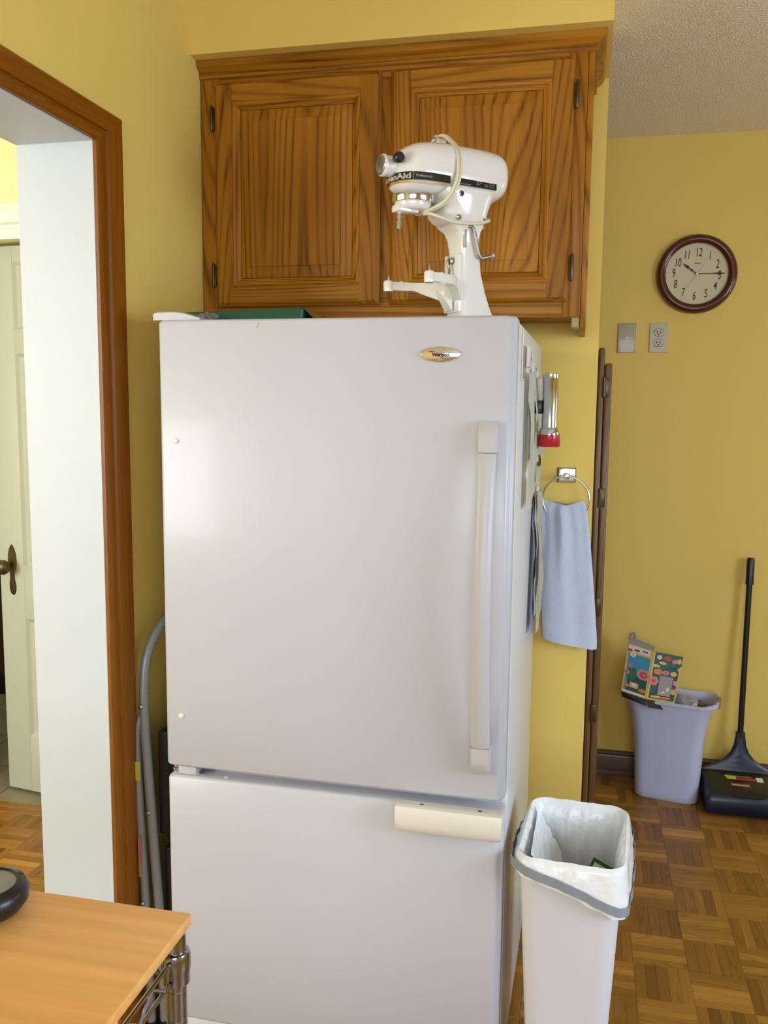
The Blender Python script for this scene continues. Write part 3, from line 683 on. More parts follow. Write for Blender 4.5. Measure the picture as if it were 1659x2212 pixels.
# band that follows the head outline
OUT = []
idx = [i for i in range(len(HA)) if HA[i].x > -.072]
zb_ = .312
def weff(i, z):
    zc = (HA[i].y+HA[i].z)/2; hz = (HA[i].y-HA[i].z)/2; q = min(1, abs((z-zc)/hz)); return HB[i].y*(1-q**2.5)**(1/2.5)
near = [(HA[i].x, weff(i, zb_)) for i in idx]
OUT = near+[(.2058, 0)]+[(x, -y) for x, y in near[::-1]]
OUT = [Vector((x, y, 0)) for x, y in OUT]
D_ = [0]
for a, b in zip(OUT, OUT[1:]): D_.append(D_[-1]+(b-a).length)
def at_arc(d):
    d = max(0, min(D_[-1]-1e-6, d))
    for i in range(len(OUT)-1):
        if D_[i+1] >= d:
            t = (d-D_[i])/max(1e-9, D_[i+1]-D_[i]); p = OUT[i].lerp(OUT[i+1], t); e = (OUT[i+1]-OUT[i]).normalized(); return p, Vector((-e.y, e.x, 0))
def strip(nm, mt, d0, d1, z0, z1, off=.0012):
    bm = bmesh.new(); rings = []; n = max(4, int((d1-d0)/.004))
    for i in range(n+1):
        p, nn = at_arc(d0+(d1-d0)*i/n); nn = nn if nn.dot(Vector((p.x-.05, p.y*3, 0))) > 0 else -nn
        rings.append([(p.x+nn.x*o_, p.y+nn.y*o_, z+ZO) for o_, z in ((-.004, z0), (off, z0), (off, z1), (-.004, z1))])
    loft(bm, rings); return finish(nm, bm, mt, MX, smooth=40)
LT = D_[-1]
strip('name_band', BAND, .172, LT-.172, .3025, .3190, .0016); strip('trim_band', GOLD, .172, LT-.172, .2965, .3020, .0014); strip('rating_label', BAND, .048, .155, .3030, .3180, .0014)
def wrap(d_start, zbase, sgn=-1):
    def f(co):
        p, nn = at_arc(d_start-co.x); nn = nn if nn.dot(Vector((p.x-.05, p.y*3, 0))) > 0 else -nn
        return Vector((p.x+nn.x*.0019, p.y+nn.y*.0019, zbase+co.y+ZO))
    return f
# the name runs round the nose; the last letters end on the near side
text('lettering', 'KitchenAid', .0165, LETT, None, MX, xs=1.42, bold=.0006, align='RIGHT', fn=wrap(.264, .3050))
text('lettering', 'Professional', .0075, LETT, None, MX, xs=1.0, align='LEFT', fn=wrap(.254, .3085))
bm = bmesh.new(); p, nn = at_arc(.260); bx(bm, (p.x-.0004, p.y+.0012, .303+ZO), (p.x+.0004, p.y+.0022, .3185+ZO)); finish('band_divider', bm, GOLD, MX)
for dd, zz, sz, tx in ((.150, .3045, .0042, 'Professional Stand'), (.104, .3145, .0030, 'HOUSEHOLD'), (.104, .3110, .0030, '325W 120V'), (.104, .3075, .0030, 'AMP 60'), (.082, .3070, .0080, 'UL'), (.070, .3145, .0030, 'MODEL K5SS'), (.070, .3105, .0030, 'ST JOSEPH'), (.070, .3065, .0030, 'MICH USA')):
    text('lettering', tx, sz, LETT, None, MX, align='LEFT', fn=wrap(dd, zz))
bm = bmesh.new(); lathe(bm, [(.0065, 0), (.0065, .002), (.0045, .0035), (.0045, .001)], 20, 'Y', (.063, .0600, .286+ZO)); finish('socket_rim', bm, CHROME, MX, smooth=30)
bm = bmesh.new(); lathe(bm, [(.0042, 0), (.0042, .0022)], 16, 'Y', (.063, .0616, .286+ZO)); finish('socket_hole', bm, DARK, MX)
for s, yy, zz in ((.060, .0495, .239), (-.008, .046, .239)):
    bm = bmesh.new(); lathe(bm, [(.007, 0), (.007, .002), (.004, .0045)], 16, 'Y', (s, yy-.002, zz+ZO)); finish('screw', bm, CHROME, MX, smooth=40)
# bowl lift: bracket, yoke arms with pins, rod and lever
bm = bmesh.new(); bx(bm, (.028, -.029, .036+ZO), (.047, .029, .166+ZO), .004); finish('bracket', bm, MIXW, MX, smooth=35)
for sy in (1, -1):
    bm = bmesh.new(); rings = []
    path = cat([(.040, .018, 0), (.064, .045, 0), (.090, .070, 0), (.125, .084, 0), (.158, .088, 0), (.166, .0885, 0)], 5); n = len(path)
    for i, p in enumerate(path):
        t = i/(n-1); q = path[min(i+1, n-1)]-path[max(0, i-1)]; q.normalize(); nv = Vector((-q.y, q.x, 0)); hw = .010-.002*t; zlo = .070*(1-t)**3*0+(.088-.030*max(0, 1-t*2.2))
        rings.append([((p+nv*a).x, sy*(p+nv*a).y, z+ZO) for a, z in ((-hw, zlo), (hw, zlo), (hw, .104), (hw-.002, .107), (-hw+.002, .107), (-hw, .104))])
    loft(bm, rings); lathe(bm, [(.011, .085), (.0115, .090), (.0115, .106), (.009, .109)], 20, 'Z', (.160, sy*.088, ZO)); finish('bowl_arm', bm, MIXW, MX, smooth=45)
    bm = bmesh.new(); lathe(bm, [(.0036, .108), (.0034, .114), (.0018, .121), (.0006, .122)], 14, 'Z', (.160, sy*.088, ZO)); finish('bowl_pin', bm, CHROME, MX, smooth=40)
    bm = bmesh.new(); lathe(bm, [(.005, .1065), (.005, .1085), (.003, .110)], 14, 'Z', (.128, sy*.084, ZO)); finish('arm_boss', bm, MIXW, MX, smooth=40)
bm = bmesh.new(); prism(bm, [(.052, -.016), (.070, -.012), (.085, -.003), (.085, .003), (.070, .012), (.052, .016)], .040+ZO, .100+ZO)
for v in bm.verts:
    if v.co.x > .06: v.co.z = max(v.co.z, .040+ZO+(v.co.x-.052)*1.35)
finish('bracket_web', bm, MIXW, MX)
tubeo('spring_latch', PEWTER, cat([(.054, .010, .150+ZO), (.060, .011, .156+ZO), (.061, .006, .148+ZO), (.057, .008, .135+ZO), (.058, .010, .122+ZO), (.064, .012, .110+ZO)]), .0032, MX)
bm = bmesh.new(); lathe(bm, [(.008, 0), (.008, .004), (.005, .006)], 16, 'X', (.051, .008, .150+ZO)); finish('latch_knob', bm, PEWTER, MX, smooth=40)
tubeo('guide_rod', STEEL, [(.033, .0335, .178+ZO), (.033, .0335, .232+ZO)], .0037, MX)
tubeo('lift_lever', PEWTER, cat([(.026, .030, .222+ZO), (.026, .038, .2230+ZO), (.021, .0425, .2225+ZO), (.015, .043, .213+ZO), (.008, .043, .190+ZO), (.001, .043, .167+ZO), (-.003, .043, .1590+ZO), (-.008, .0435, .1570+ZO), (-.020, .0445, .1595+ZO), (-.033, .0455, .1640+ZO)]), .0040, MX, 12)
bm = bmesh.new(); lathe(bm, [(.0048, 0), (.0048, .004), (.002, .006)], 12, 'X', (-.0385, .0455, .1645+ZO)); finish('lever_tip', bm, HAND, MX, smooth=40)
# cord
def cordpath(sh):
    return cat([(.104+sh, -.045, .383+ZO), (.092+sh, -.028, .404+ZO), (.086+sh, -.010, .4155+ZO), (.082+sh, .012, .4165+ZO), (.078+sh, .030, .402+ZO), (.076+sh, .048, .386+ZO), (.078+sh, .064, .366+ZO), (.080+sh, .0715, .342+ZO), (.083+sh, .0725, .316+ZO), (.089+sh, .071, .296+ZO),
            (.098+sh, .0655, .276+ZO), (.108+sh, .054, .262+ZO), (.122+sh, .036, .252+ZO), (.130+sh, .010, .247+ZO), (.128+sh, -.020, .248+ZO)], 6)
tubeo('power_cord', CORD, cordpath(0), .0034, MX, 10); tubeo('power_cord', CORD, cordpath(-.0072), .0034, MX, 10)
tubeo('power_cord', CORD, cat([(.128, .012, .243+ZO), (.128, .036, .240+ZO), (.108, .050, .2320+ZO), (.082, .0515, .2265+ZO), (.055, .0520, .2255+ZO), (.028, .0515, .2270+ZO), (-.002, .049, .2325+ZO), (-.024, .044, .2400+ZO), (-.035, .020, .2480+ZO), (-.038, -.02, .250+ZO)], 6), .0034, MX, 10)
bm = bmesh.new(); lathe(bm, [(.004, 0), (.0085, .004), (.0095, .014), (.007, .020)], 14, 'X', (.066, -.004, .4065+ZO)); finish('plug', bm, CORD, MX, smooth=40)
bm = bmesh.new(); bx(bm, (.086, -.008, .412+ZO), (.098, -.0065, .417+ZO)); bx(bm, (.086, .001, .413+ZO), (.098, .0025, .418+ZO)); finish('plug_blade', bm, CHROME, MX)

# ------------------------------------------------------------------ green case and clear wrap on the refrigerator
g = thing('green_case', (-.745, 1.965, 1.692), R(1.5), 'shallow dark green plastic case lying on the refrigerator top', 'case')
bm = bmesh.new(); rings = []
for z, i in ((0, .006), (.004, 0), (.034, -.002), (.038, 0)): rings.append([(x, y, z) for x, y in rrect(.142-i, .105-i, .012, 4)])
loft(bm, rings)
for v in bm.verts: v.co.z *= 1+.11*(v.co.x/.142)
finish('case_body', bm, GREEN, g, smooth=35)
bm = bmesh.new(); prism(bm, [(.142, .041), (.146, .041), (.178, .012), (.173, .012)], -.10, .10)
bm.transform(Matrix.Rotation(PI/2, 4, 'X')); finish('open_flap', bm, mat('smoke_plastic', (.03, .04, .04), .15, coat=.5), g)
bm = bmesh.new(); bmesh.ops.create_icosphere(bm, subdivisions=3, radius=.026)
for v in bm.verts:
    n_ = .75+.45*random.random(); v.co = Vector((v.co.x*n_*1.0, v.co.y*n_, max(-.014, v.co.z*n_*.6)))
o = finish('plastic_wrap', bm, CLEAR, loc=(-.812, 1.835, 1.708)); tag(o, 'crumpled ball of clear plastic wrap in front of the green case', 'wrap')

# ------------------------------------------------------------------ towel ring and towel
TY = YB
tr = thing('towel_ring', (-.034, TY, 1.33), 0, 'chrome towel ring with a square plate on the yellow stub wall', 'towel ring')
bm = bmesh.new(); rings = []
for d, h in ((0, .0265), (-.004, .0265), (-.007, .023), (-.0075, .020), (-.010, .018), (-.0102, .012)): rings.append([(sx*h, d, sz*h*.82) for sx, sz in ((-1, -1), (1, -1), (1, 1), (-1, 1))])
loft(bm, rings); finish('wall_plate', bm, CHROME, tr, smooth=20)
bm = bmesh.new(); bx(bm, (-.0085, -.040, -.0095), (.0085, -.0095, .0085), .002); finish('post', bm, CHROME, tr, smooth=35)
tubeo('ring', CHROME, [(math.sin(2*PI*i/64)*.0655, -.030, -.0655+math.cos(2*PI*i/64)*.0655-.001) for i in range(64)], .0028, tr, 10, closed=True)
tw = bmesh.new(); NR, NC = 60, 44; grid = []
zt, zb = 1.262, .842
def tow(t, a):
    """a 0..1 round the closed section (front then back), t 0 top .. 1 bottom"""
    z = zt+(zb-zt)*t
    xl = -.1035+.004*math.sin(t*5)+(.021*max(0, (t-.5)/.5)**.8)+.004*math.sin(9*t)*.4; xr = .0225+.046*min(1, t*1.05)**.85
    if t < .06: k = t/.06; xl += (1-k)**2*.012; xr -= (1-k)**2*.008
    s = a*2 if a < .5 else (1-a)*2; x = xl+(xr-xl)*s
    th = .011+.006*t; fold = .0105*math.sin(s*9.5+.6+t*.8)*(1-t*.66)+.006*math.sin(s*21+1.5)*(1-t)**1.2+.0022*math.sin(s*5+t*7)
    edge = (1-abs(2*s-1)**6)
    if a < .5: y = -.030-th*edge+fold*edge
    else: y = -.030+(.010+.002*t)*edge
    if t < .08: y = -.030+(y+.030)*(.35+.65*(t/.08)**.5)
    # woven band near the hem
    if .845 < t < .885: y += .0022*edge*(1 if a < .5 else -1)
    sag = -.016*math.sin(PI*min(1, max(0, s)))*(1-t)**6 + .012*(s-.5)*0
    hem = -.012*s*t**6+.010*(1-s)**2*t**8
    return (x, y, z+sag+hem)
for i in range(NR+1):
    grid.append([tow(i/NR, k/NC) for k in range(NC)])
loft(tw, grid); o = finish('hand_towel', tw, TOWEL, smooth=70); o.location = (0, TY, 0); tag(o, 'pale blue terry hand towel hanging from the chrome ring', 'towel')

# ------------------------------------------------------------------ wall clock
ck = thing('wall_clock', (.4145, YF, 2.040), 0, 'round mahogany wall clock with cream dial above the wall plates', 'clock')
ck.rotation_euler = (0, R(3.5), 0)
RCK = .150
bm = bmesh.new(); lathe(bm, [(.148, -.001), (RCK, -.010), (.147, -.024), (.140, -.033), (.130, -.036), (.122, -.032), (.118, -.027), (.1155, -.026), (.1145, -.018)], 72, 'Y', cap=False)
finish('frame', bm, CLW, ck, smooth=60)
bm = bmesh.new(); lathe(bm, [(.146, -.001), (.146, -.016), (.02, -.0161)], 64, 'Y'); dial = finish('dial', bm, CLF, ck)
for k in range(1, 13):
    a = R(30*k); rr = .086; text('numeral', str(k), .046, INK, frontM(math.sin(a)*rr*.98, -.0168, math.cos(a)*rr*.95-.0158), dial, xs=.56, bold=.0001)
for k in range(60):
    pass
text('lettering', 'SEIKO', .0085, INK, frontM(0, -.0168, .037), dial, xs=1.15)
def hand(nm, ang, pts, y, mt=INK):
    bm = bmesh.new(); a = R(ang)
    def q(u, v): return (math.sin(a)*v+math.cos(a)*u, math.cos(a)*v-math.sin(a)*u)
    f_ = [bm.verts.new((q(u, v)[0], y, q(u, v)[1])) for u, v in pts]; b_ = [bm.verts.new((q(u, v)[0], y+.0008, q(u, v)[1])) for u, v in pts]
    bm.faces.new(f_); bm.faces.new(b_[::-1]); n = len(pts)
    for i in range(n): bm.faces.new((f_[i], f_[(i+1) % n], b_[(i+1) % n], b_[i]))
    finish(nm, bm, mt, ck)
def sym(h): return [(-w_, v) for w_, v in h]+[(w_, v) for w_, v in h[::-1] if w_ > 0]
hand('hour_hand', 304, sym([(.0018, 0), (.0018, .018), (.0042, .024), (.0016, .031), (.0022, .036), (.0060, .043), (.0030, .054), (0, .066)]), -.0195)
hand('minute_hand', 86.5, sym([(.0016, 0), (.0014, .050), (.0022, .074), (.0060, .082), (.0022, .092), (0, .108)]), -.0212)
hand('second_hand', 211, [(-.0006, -.040), (.0006, -.040), (.0004, .072), (-.0004, .072)], -.0226, mat('thin_hand', (.30, .24, .15), .4))
bm = bmesh.new(); lathe(bm, [(.0055, -.018), (.0055, -.0235), (.003, -.025)], 20, 'Y'); finish('centre_cap', bm, GOLD, ck, smooth=40)

# ------------------------------------------------------------------ wall plates
wp = thing('cable_plate', (.165, YF, 1.80), 0, 'beige blank wall plate with a cable stud, left of the outlet', 'wall plate')
def plate_ob(par, mt):
    bm = bmesh.new(); rings = [[(sx*(.035-i), d, sz*(.0575-i)) for sx, sz in ((-1, -1), (1, -1), (1, 1), (-1, 1))] for i, d in ((0, 0), (0, -.003), (.002, -.0055), (.006, -.0062))]
    loft(bm, rings); finish('plate', bm, mt, par, smooth=20)
plate_ob(wp, PLATE2)
bm = bmesh.new(); lathe(bm, [(.0055, -.006), (.0055, -.010), (.0032, -.0102), (.0032, -.014)], 16, 'Y'); finish('cable_stud', bm, PEWTER, wp, smooth=30)
for z in (-.042, .042):
    bm = bmesh.new(); lathe(bm, [(.0025, -.0062), (.002, -.0072)], 12, 'Y', (0, 0, z)); finish('screw', bm, PEWTER, wp)
wo = thing('wall_outlet', (.286, YF, 1.80), 0, 'ivory double electrical outlet under the clock', 'outlet')
plate_ob(wo, PLATE)
for z in (.0195, -.0195):
    bm = bmesh.new(); prism(bm, [(x, y) for x, y in sup(0, 0, .0168, .0140, 2.8, 28)], 0, .0022); r_ = finish('receptacle', bm, PLATE, wo, loc=(0, -.0060, z), rot=(PI/2, 0, 0), smooth=30)
    bm = bmesh.new(); bx(bm, (-.0080, -.0028, .0022), (-.0046, .0068, .0026)); bx(bm, (.0046, -.0028, .0022), (.0080, .0058, .0026)); prism(bm, sup(0, -.0078, .0028, .0028, 2, 14), .0022, .0026); finish('slots', bm, DARK, r_)
    bm = bmesh.new(); tube(bm, [(x, y, .0006) for x, y in sup(0, 0, .0176, .0148, 2.8, 40)], .0010, 6, closed=True); finish('shadow_gap', bm, PEWTER, r_)
bm = bmesh.new(); lathe(bm, [(.0025, -.0062), (.002, -.0072)], 12, 'Y'); finish('screw', bm, PEWTER, wo)

# ------------------------------------------------------------------ folded wooden screen behind the stub wall
sc = thing('folding_screen', (.068, 2.70, 0), 0, 'folded brown wooden screen panels standing on edge behind the stub wall', 'screen')
for x0, x1, zt_, nm in ((-.024, -.0045, 1.700, 'panel'), (-.0035, .0175, 1.655, 'panel')):
    bm = bmesh.new(); rings = []
    for z, i in ((0.004, .001), (.008, 0), (zt_-.008, 0), (zt_-.002, .0015), (zt_, .004)):
        rings.append([(x, y, z) for x, y in rrect((x1-x0)/2-i, .235-i, .006, 3, (x0+x1)/2, .235)])
    loft(bm, rings); finish(nm, bm, SCRW, sc, smooth=40)
for z in (1.585, 1.255, .92, .585):
    bm = bmesh.new(); bx(bm, (-.005, -.0035, z-.028), (.011, .0006, z+.028), .001); lathe(bm, [(.003, -.029), (.003, .029)], 10, 'Z', (-.004, -.0045, z)); finish('hinge', bm, BRONZE, sc, smooth=30)

# ------------------------------------------------------------------ far waste bin with carton
bn = thing('waste_bin', (.385, 3.500, 0), R(-11), 'pale lilac plastic waste bin against the far wall', 'bin')
def bin_ring(z, k=0):
    t = z/.405; hx = .118+.022*t+.028*t**6; hy = .070+.012*t+.012*t**6
    return [(x, y, z) for x, y in rrect(hx-k, hy-k, .040+.012*t, 6)]
bm = bmesh.new(); rings = [[(x*.95, y*.93, 0) for x, y, _ in bin_ring(.0)], bin_ring(.006)]+[bin_ring(.406*i/14) for i in range(1, 15)]
lip = [[(x, y, .402) for x, y, _ in bin_ring(.405, -.010)], [(x, y, .412) for x, y, _ in bin_ring(.405, -.010)], [(x, y, .415) for x, y, _ in bin_ring(.405, -.004)], [(x, y, .410) for x, y, _ in bin_ring(.405, .003)]]
rings += lip+[bin_ring(.40*(14-i)/14+.006, .0035) for i in range(1, 14)]+[bin_ring(.008, .004)]
loft(bm, rings)
for v in bm.verts:   # rim dips a little at the middle of the long sides
    if v.co.z > .30: v.co.z -= .016*(v.co.z-.30)/.11*(1-min(1, abs(v.co.x)/.16)**2)
finish('bin_shell', bm, BIN, bn, smooth=45)
for sx in (1, -1):
    bm = bmesh.new(); bx(bm, (sx*.176-.007, -.030, .386), (sx*.176+.007, .030, .4175), .004); finish('rim_grip', bm, mat('grey_grip', (.24, .25, .18), .5), bn, smooth=35)
# rubbish in the bin
rb = random.Random(3)
for k, (x, y, z, s, mt_, lab, ct) in enumerate(((.428, 3.478, .392, .036, GREYC, 'crumpled grey wrapper in the middle of the waste bin', 'wrapper'), (.458, 3.486, .385, .030, mat('silver_foil', (.5, .5, .5), .3, .7), 'crumpled silver foil between the grey wrapper and brown scrap', 'foil'), (.492, 3.480, .380, .026, mat('brown_scrap', (.16, .10, .08), .6), 'small brown paper scrap nearest the right grip of the waste bin', 'scrap'), (.335, 3.49, .345, .045, PAPER, 'crumpled white paper under the flowered carton in the waste bin', 'paper'))):
    bm = bmesh.new(); bmesh.ops.create_icosphere(bm, subdivisions=2, radius=s)
    for v in bm.verts: v.co *= .65+.6*rb.random()
    bmesh.ops.scale(bm, vec=(1, .8, .75), verts=bm.verts); o = finish('crumpled_'+ct, bm, mt_, loc=(x, y, z)); tag(o, lab, ct)
# flowered carton standing in the bin
ct_ = thing('flowered_carton', (.300, 3.420, .405), 0, 'open cardboard carton with floral print leaning in the waste bin', 'carton')
A0, A1, B0, B1, C0, C1 = Vector((-.110, .000, .030)), Vector((-.087, .060, .205)), Vector((-.018, -.025, .012)), Vector((.008, .035, .186)), Vector((.092, .020, -.012)), Vector((.122, .075, .160))
def quad(nm, a, b, c, d, mt_, par=ct_, th=.0015):
    bm = bmesh.new(); n = (b-a).cross(d-a).normalized()*th; n = -n if n.y < 0 else n; f_ = [bm.verts.new(p) for p in (a, b, c, d)]; g_ = [bm.verts.new(p+n) for p in (a, b, c, d)]
    bm.faces.new(f_); bm.faces.new(g_[::-1])
    for i in range(4): bm.faces.new((f_[i], f_[(i+1) % 4], g_[(i+1) % 4], g_[i]))
    return finish(nm, bm, mt_, par)
def Q(a0, a1, b0, b1): return lambda u, v: (a0.lerp(a1, v)).lerp(b0.lerp(b1, v), u)
LQ, RQ = Q(A0, A1, B0, B1), Q(B0, B1, C0, C1)
def face_n(q): return (q(1, 0)-q(0, 0)).cross(q(0, 1)-q(0, 0)).normalized()
nL, nR = face_n(LQ), face_n(RQ)
if nL.y > 0: nL = -nL
if nR.y > 0: nR = -nR
def blob(q, nn, u, v, ru, rv, mt_, lift, par, petals=0, n=20, nm='print'):
    bm = bmesh.new(); pts = []
    for i in range(n):
        a = 2*PI*i/n; k = 1 if not petals else .80+.20*abs(math.cos(a*petals/2)); pts.append(q(min(.99, max(.01, u+ru*k*math.cos(a))), min(.99, max(.01, v+rv*k*math.sin(a))))+nn*lift)
    bm.faces.new([bm.verts.new(p) for p in pts]); return bm
def printed(q, nn, items, par, nm):
    by = {}
    for k, (kind, mt_, u, v, ru, rv) in enumerate(items):
        lift = .0004+.00012*k
        bm = bmesh.new()
        if kind == 'r': pts = [q(u+a*ru, v+b*rv)+nn*lift for a, b in ((-1, -1), (1, -1), (1, 1), (-1, 1))]
        else:
            n = 30 if kind > 1 else 18; pts = []
            for i in range(n):
                a = 2*PI*i/n; kk = 1 if kind < 2 else .78+.22*abs(math.cos(a*kind/2)); pts.append(q(min(.995, max(.005, u+ru*kk*math.cos(a))), min(.995, max(.005, v+rv*kk*math.sin(a))))+nn*lift)
        bm.faces.new([bm.verts.new(p) for p in pts]); finish(nm, bm, mt_, par)
lp = quad('left_face', A0, B0, B1, A1, YELP); 
printed(LQ, nL, [('r', BLUEP, .50, .44, .43, .38), ('r', TEAL, .55, .22, .38, .16), (1, GRNP, .30, .42, .20, .14), (5, PALE, .25, .80, .13, .055), (1, YELP, .25, .80, .05, .022), (5, VIO, .22, .58, .17, .07), (6, PINK, .75, .46, .26, .12), (5, REDP, .76, .45, .16, .075), (1, ORNG, .78, .45, .07, .035), (5, PINK, .10, .42, .12, .055), (1, REDP, .10, .42, .05, .025), ('r', YELP, .46, .19, .17, .055), ('r', PALE, .46, .20, .08, .03), (1, ORNG, .18, .16, .12, .035), (1, ORNG, .80, .13, .14, .04), ('r', PALE, .5, .030, .46, .022), ('r', PALE, .46, .92, .42, .062), ('r', INK, .38, .905, .10, .018), ('r', INK, .70, .925, .10, .014), ('r', REDP, .12, .88, .08, .022)], lp, 'print')
rp = quad('right_face', B0, C0, C1, B1, TEAL)
printed(RQ, nR, [('r', YELP, .5, .715, .49, .030), ('r', YELP, .035, .5, .03, .49), ('r', YELP, .972, .40, .025, .38), ('r', YELP, .5, .02, .49, .018), (5, PALE, .22, .90, .09, .045), (1, ORNG, .22, .90, .035, .018), (5, REDP, .50, .90, .15, .06), (1, YELP, .36, .79, .13, .030), (5, PINK, .75, .86, .10, .05), (5, YELP, .90, .88, .09, .06), (5, ORNG, .25, .60, .17, .065), (5, PINK, .52, .60, .12, .05), (1, REDP, .52, .60, .05, .022), (5, YELP, .78, .60, .12, .055), (6, PINK, .14, .40, .18, .10), (5, ORNG, .14, .40, .11, .06), (1, REDP, .14, .40, .05, .03), (5, PINK, .88, .42, .09, .06), (5, ORNG, .86, .24, .13, .07), (1, YELP, .86, .22, .07, .04), (1, GRNP, .70, .78, .08, .03), ('r', GREYC, .555, .325, .225, .205), (1, PALE, .48, .20, .10, .03), (1, mat('cellophane_glint', (.55, .65, .75), .1), .66, .26, .05, .05), (1, YELP, .30, .08, .20, .025), (1, ORNG, .62, .08, .20, .025)], rp, 'print')
quad('inner_flap', A1, B1, B1+Vector((.006, .030, .012)), A1+Vector((.006, .032, .020)), GREYC)
quad('bottom_flap', B0, C0, C0+Vector((.004, -.004, -.030)), B0+Vector((.010, -.006, -.030)), OLIVE); quad('bottom_flap', A0, B0, B0+Vector((.0, -.008, -.024)), A0+Vector((.004, -.002, -.022)), OLIVE)
tubeo('torn_tab', GREYC, [A1+Vector((.006, .020, .010)), A1+Vector((.014, .026, .034)), A1+Vector((.022, .028, .034)), A1+Vector((.030, .028, .016))], .0055, ct_, 8)

# ------------------------------------------------------------------ carpet sweeper
sw = thing('carpet_sweeper', (.665, 3.45, 0), 0, 'navy and black floor sweeper with upright handle against the far wall', 'sweeper')
bm = bmesh.new(); rings = []
for x, k in ((-.150, .80), (-.144, .95), (-.134, 1), (0, 1), (.134, 1), (.144, .95), (.150, .80)):
    pr = [(-.105, .012), (-.112, .030), (-.110, .070), (-.098, .086), (-.085, .088), (.105, .110), (.120, .100), (.122, .030), (.112, .012)]
    rings.append([(x, d*(.97+.03*k), .012+(z-.012)*k) for d, z in pr])
loft(bm, rings); finish('housing', bm, NAVY, sw, smooth=35)
bm = bmesh.new(); rings = []
for x in (-.128, -.122, .122, .128):
    e_ = .0 if abs(x) < .125 else -.002
    rings.append([(x, -.092, .0870+e_), (x, -.086, .0905+e_), (x, .098, .1125+e_), (x, .102, .108+e_), (x, .0, .094+e_)])
loft(bm, rings); finish('top_cover', bm, OLIVE, sw, smooth=30)
bm = bmesh.new(); prism(bm, [(x, y) for x, y in sup(0, 0, .062, .017, 2.6, 30)], 0, .002); o = finish('pull_slot', bm, BLK, sw, smooth=30); o.location = (.0, -.092, .0885); o.rotation_euler = (R(28), 0, 0)
def top_pt(x, y): return (x, y, .0912+(y+.086)*.1196)
Mtop = Matrix.Translation((0, 0, 0))
def sticker(nm, mt_, x0, x1, y0, y1, lift=.0006, sk=0):
    bm = bmesh.new(); vs = []
    for x, y in ((x0+sk, y0), (x1+sk, y0), (x1, y1), (x0, y1)):
        p = top_pt(x, y); vs.append(bm.verts.new((p[0], p[1], p[2]+lift)))
    bm.faces.new(vs); return finish(nm, bm, mt_, sw)
sticker('yellow_label', mat('yellow_label', (.62, .56, .02), .4), -.070, -.030, .012, .040, sk=.010); sticker('label_heading', INK, -.066, -.034, .043, .055); sticker('red_label', REDP, -.028, .044, .010, .028); sticker('gold_label', mat('gold_label', (.25, .20, .03), .4), -.028, .030, .032, .042); sticker('white_label', PAPER, .046, .070, .006, .040)
bd = sticker('badge_frame', STEEL, -.056, .014, -.040, -.014); sticker('badge_face', REDP, -.053, .011, -.037, -.017, .0010)
al = math.atan(.1196); p = top_pt(-.021, -.033)
text('lettering', 'Rubbermaid', .0125, LETT, Matrix.Translation((p[0], p[1], p[2]+.0016)) @ Matrix.Rotation(al, 4, 'X'), sw, xs=.95, bold=.0002)
# yoke
bm = bmesh.new(); rings = []
prof_y = [(.146, .010), (.120, .020), (.085, .036), (.055, .056), (.034, .082), (.022, .112), (.017, .150), (.0175, .160)]
for hw, z in prof_y:
    zz = .098+z; yy = .086+z*.16; th = .009+.004*min(1, z/.1)
    rings.append([(x-.006, yy+d, zz) for x, d in ((-hw, -th*.6), (-hw*.8, -th), (hw*.8, -th), (hw, -th*.6), (hw, th*.6), (hw*.8, th), (-hw*.8, th), (-hw, th*.6))])
loft(bm, rings); finish('yoke', bm, NAVY, sw, smooth=50)
tubeo('handle_pole', BLK, [(-.006, .112, .256), (.001, .150, .86)], .0112, sw, 16)
tubeo('handle_grip', BLK, [(.001, .1485, .845), (.001, .150, .86), (.002, .155, .94), (.002, .156, .950)], lambda t: .0150 if t < .9 else .012, sw, 16)
tubeo('hanging_loop', mat('clear_cord', (.5, .45, .3), .4), [(-.027+.034*math.cos(a), .150, .885+.036*math.sin(a)) for a in [2*PI*i/30 for i in range(30)]], .0007, sw, 5, closed=True)
for sx in (-.128, .128):
    bm = bmesh.new(); lathe(bm, [(.014, -.008), (.018, -.006), (.018, .006), (.014, .008)], 20, 'X', (sx, -.075, .018)); lathe(bm, [(.014, -.008), (.018, -.006), (.018, .006), (.014, .008)], 20, 'X', (sx, .085, .018)); finish('wheel', bm, BLK, sw, smooth=30)

# ------------------------------------------------------------------ trash can with liner
TC = thing('trash_can', (.020, 1.838, 0), R(-4), 'tall white kitchen trash can beside the refrigerator', 'trash can')
def can_ring(z, k=0, n=6):
    t = z/.61; hx = .074+.030*t; hy = .108+.035*t
    return [(x, y, z) for x, y in rrect(hx-k, hy-k, .026+.008*t, n)]
bm = bmesh.new()
rings = [[(x*.96, y*.97, 0) for x, y, _ in can_ring(0)], can_ring(.006), can_ring(.15), can_ring(.3), can_ring(.45), can_ring(.600), [(x, y, .603) for x, y, _ in can_ring(.6, -.006)], [(x, y, .612) for x, y, _ in can_ring(.6, -.006)], [(x, y, .614) for x, y, _ in can_ring(.6, -.001)], [(x, y, .60) for x, y, _ in can_ring(.6, .003)], can_ring(.3, .003), can_ring(.006, .004)]
loft(bm, rings); finish('can_body', bm, CAN, TC, smooth=40)
bg = bmesh.new(); NB = 96
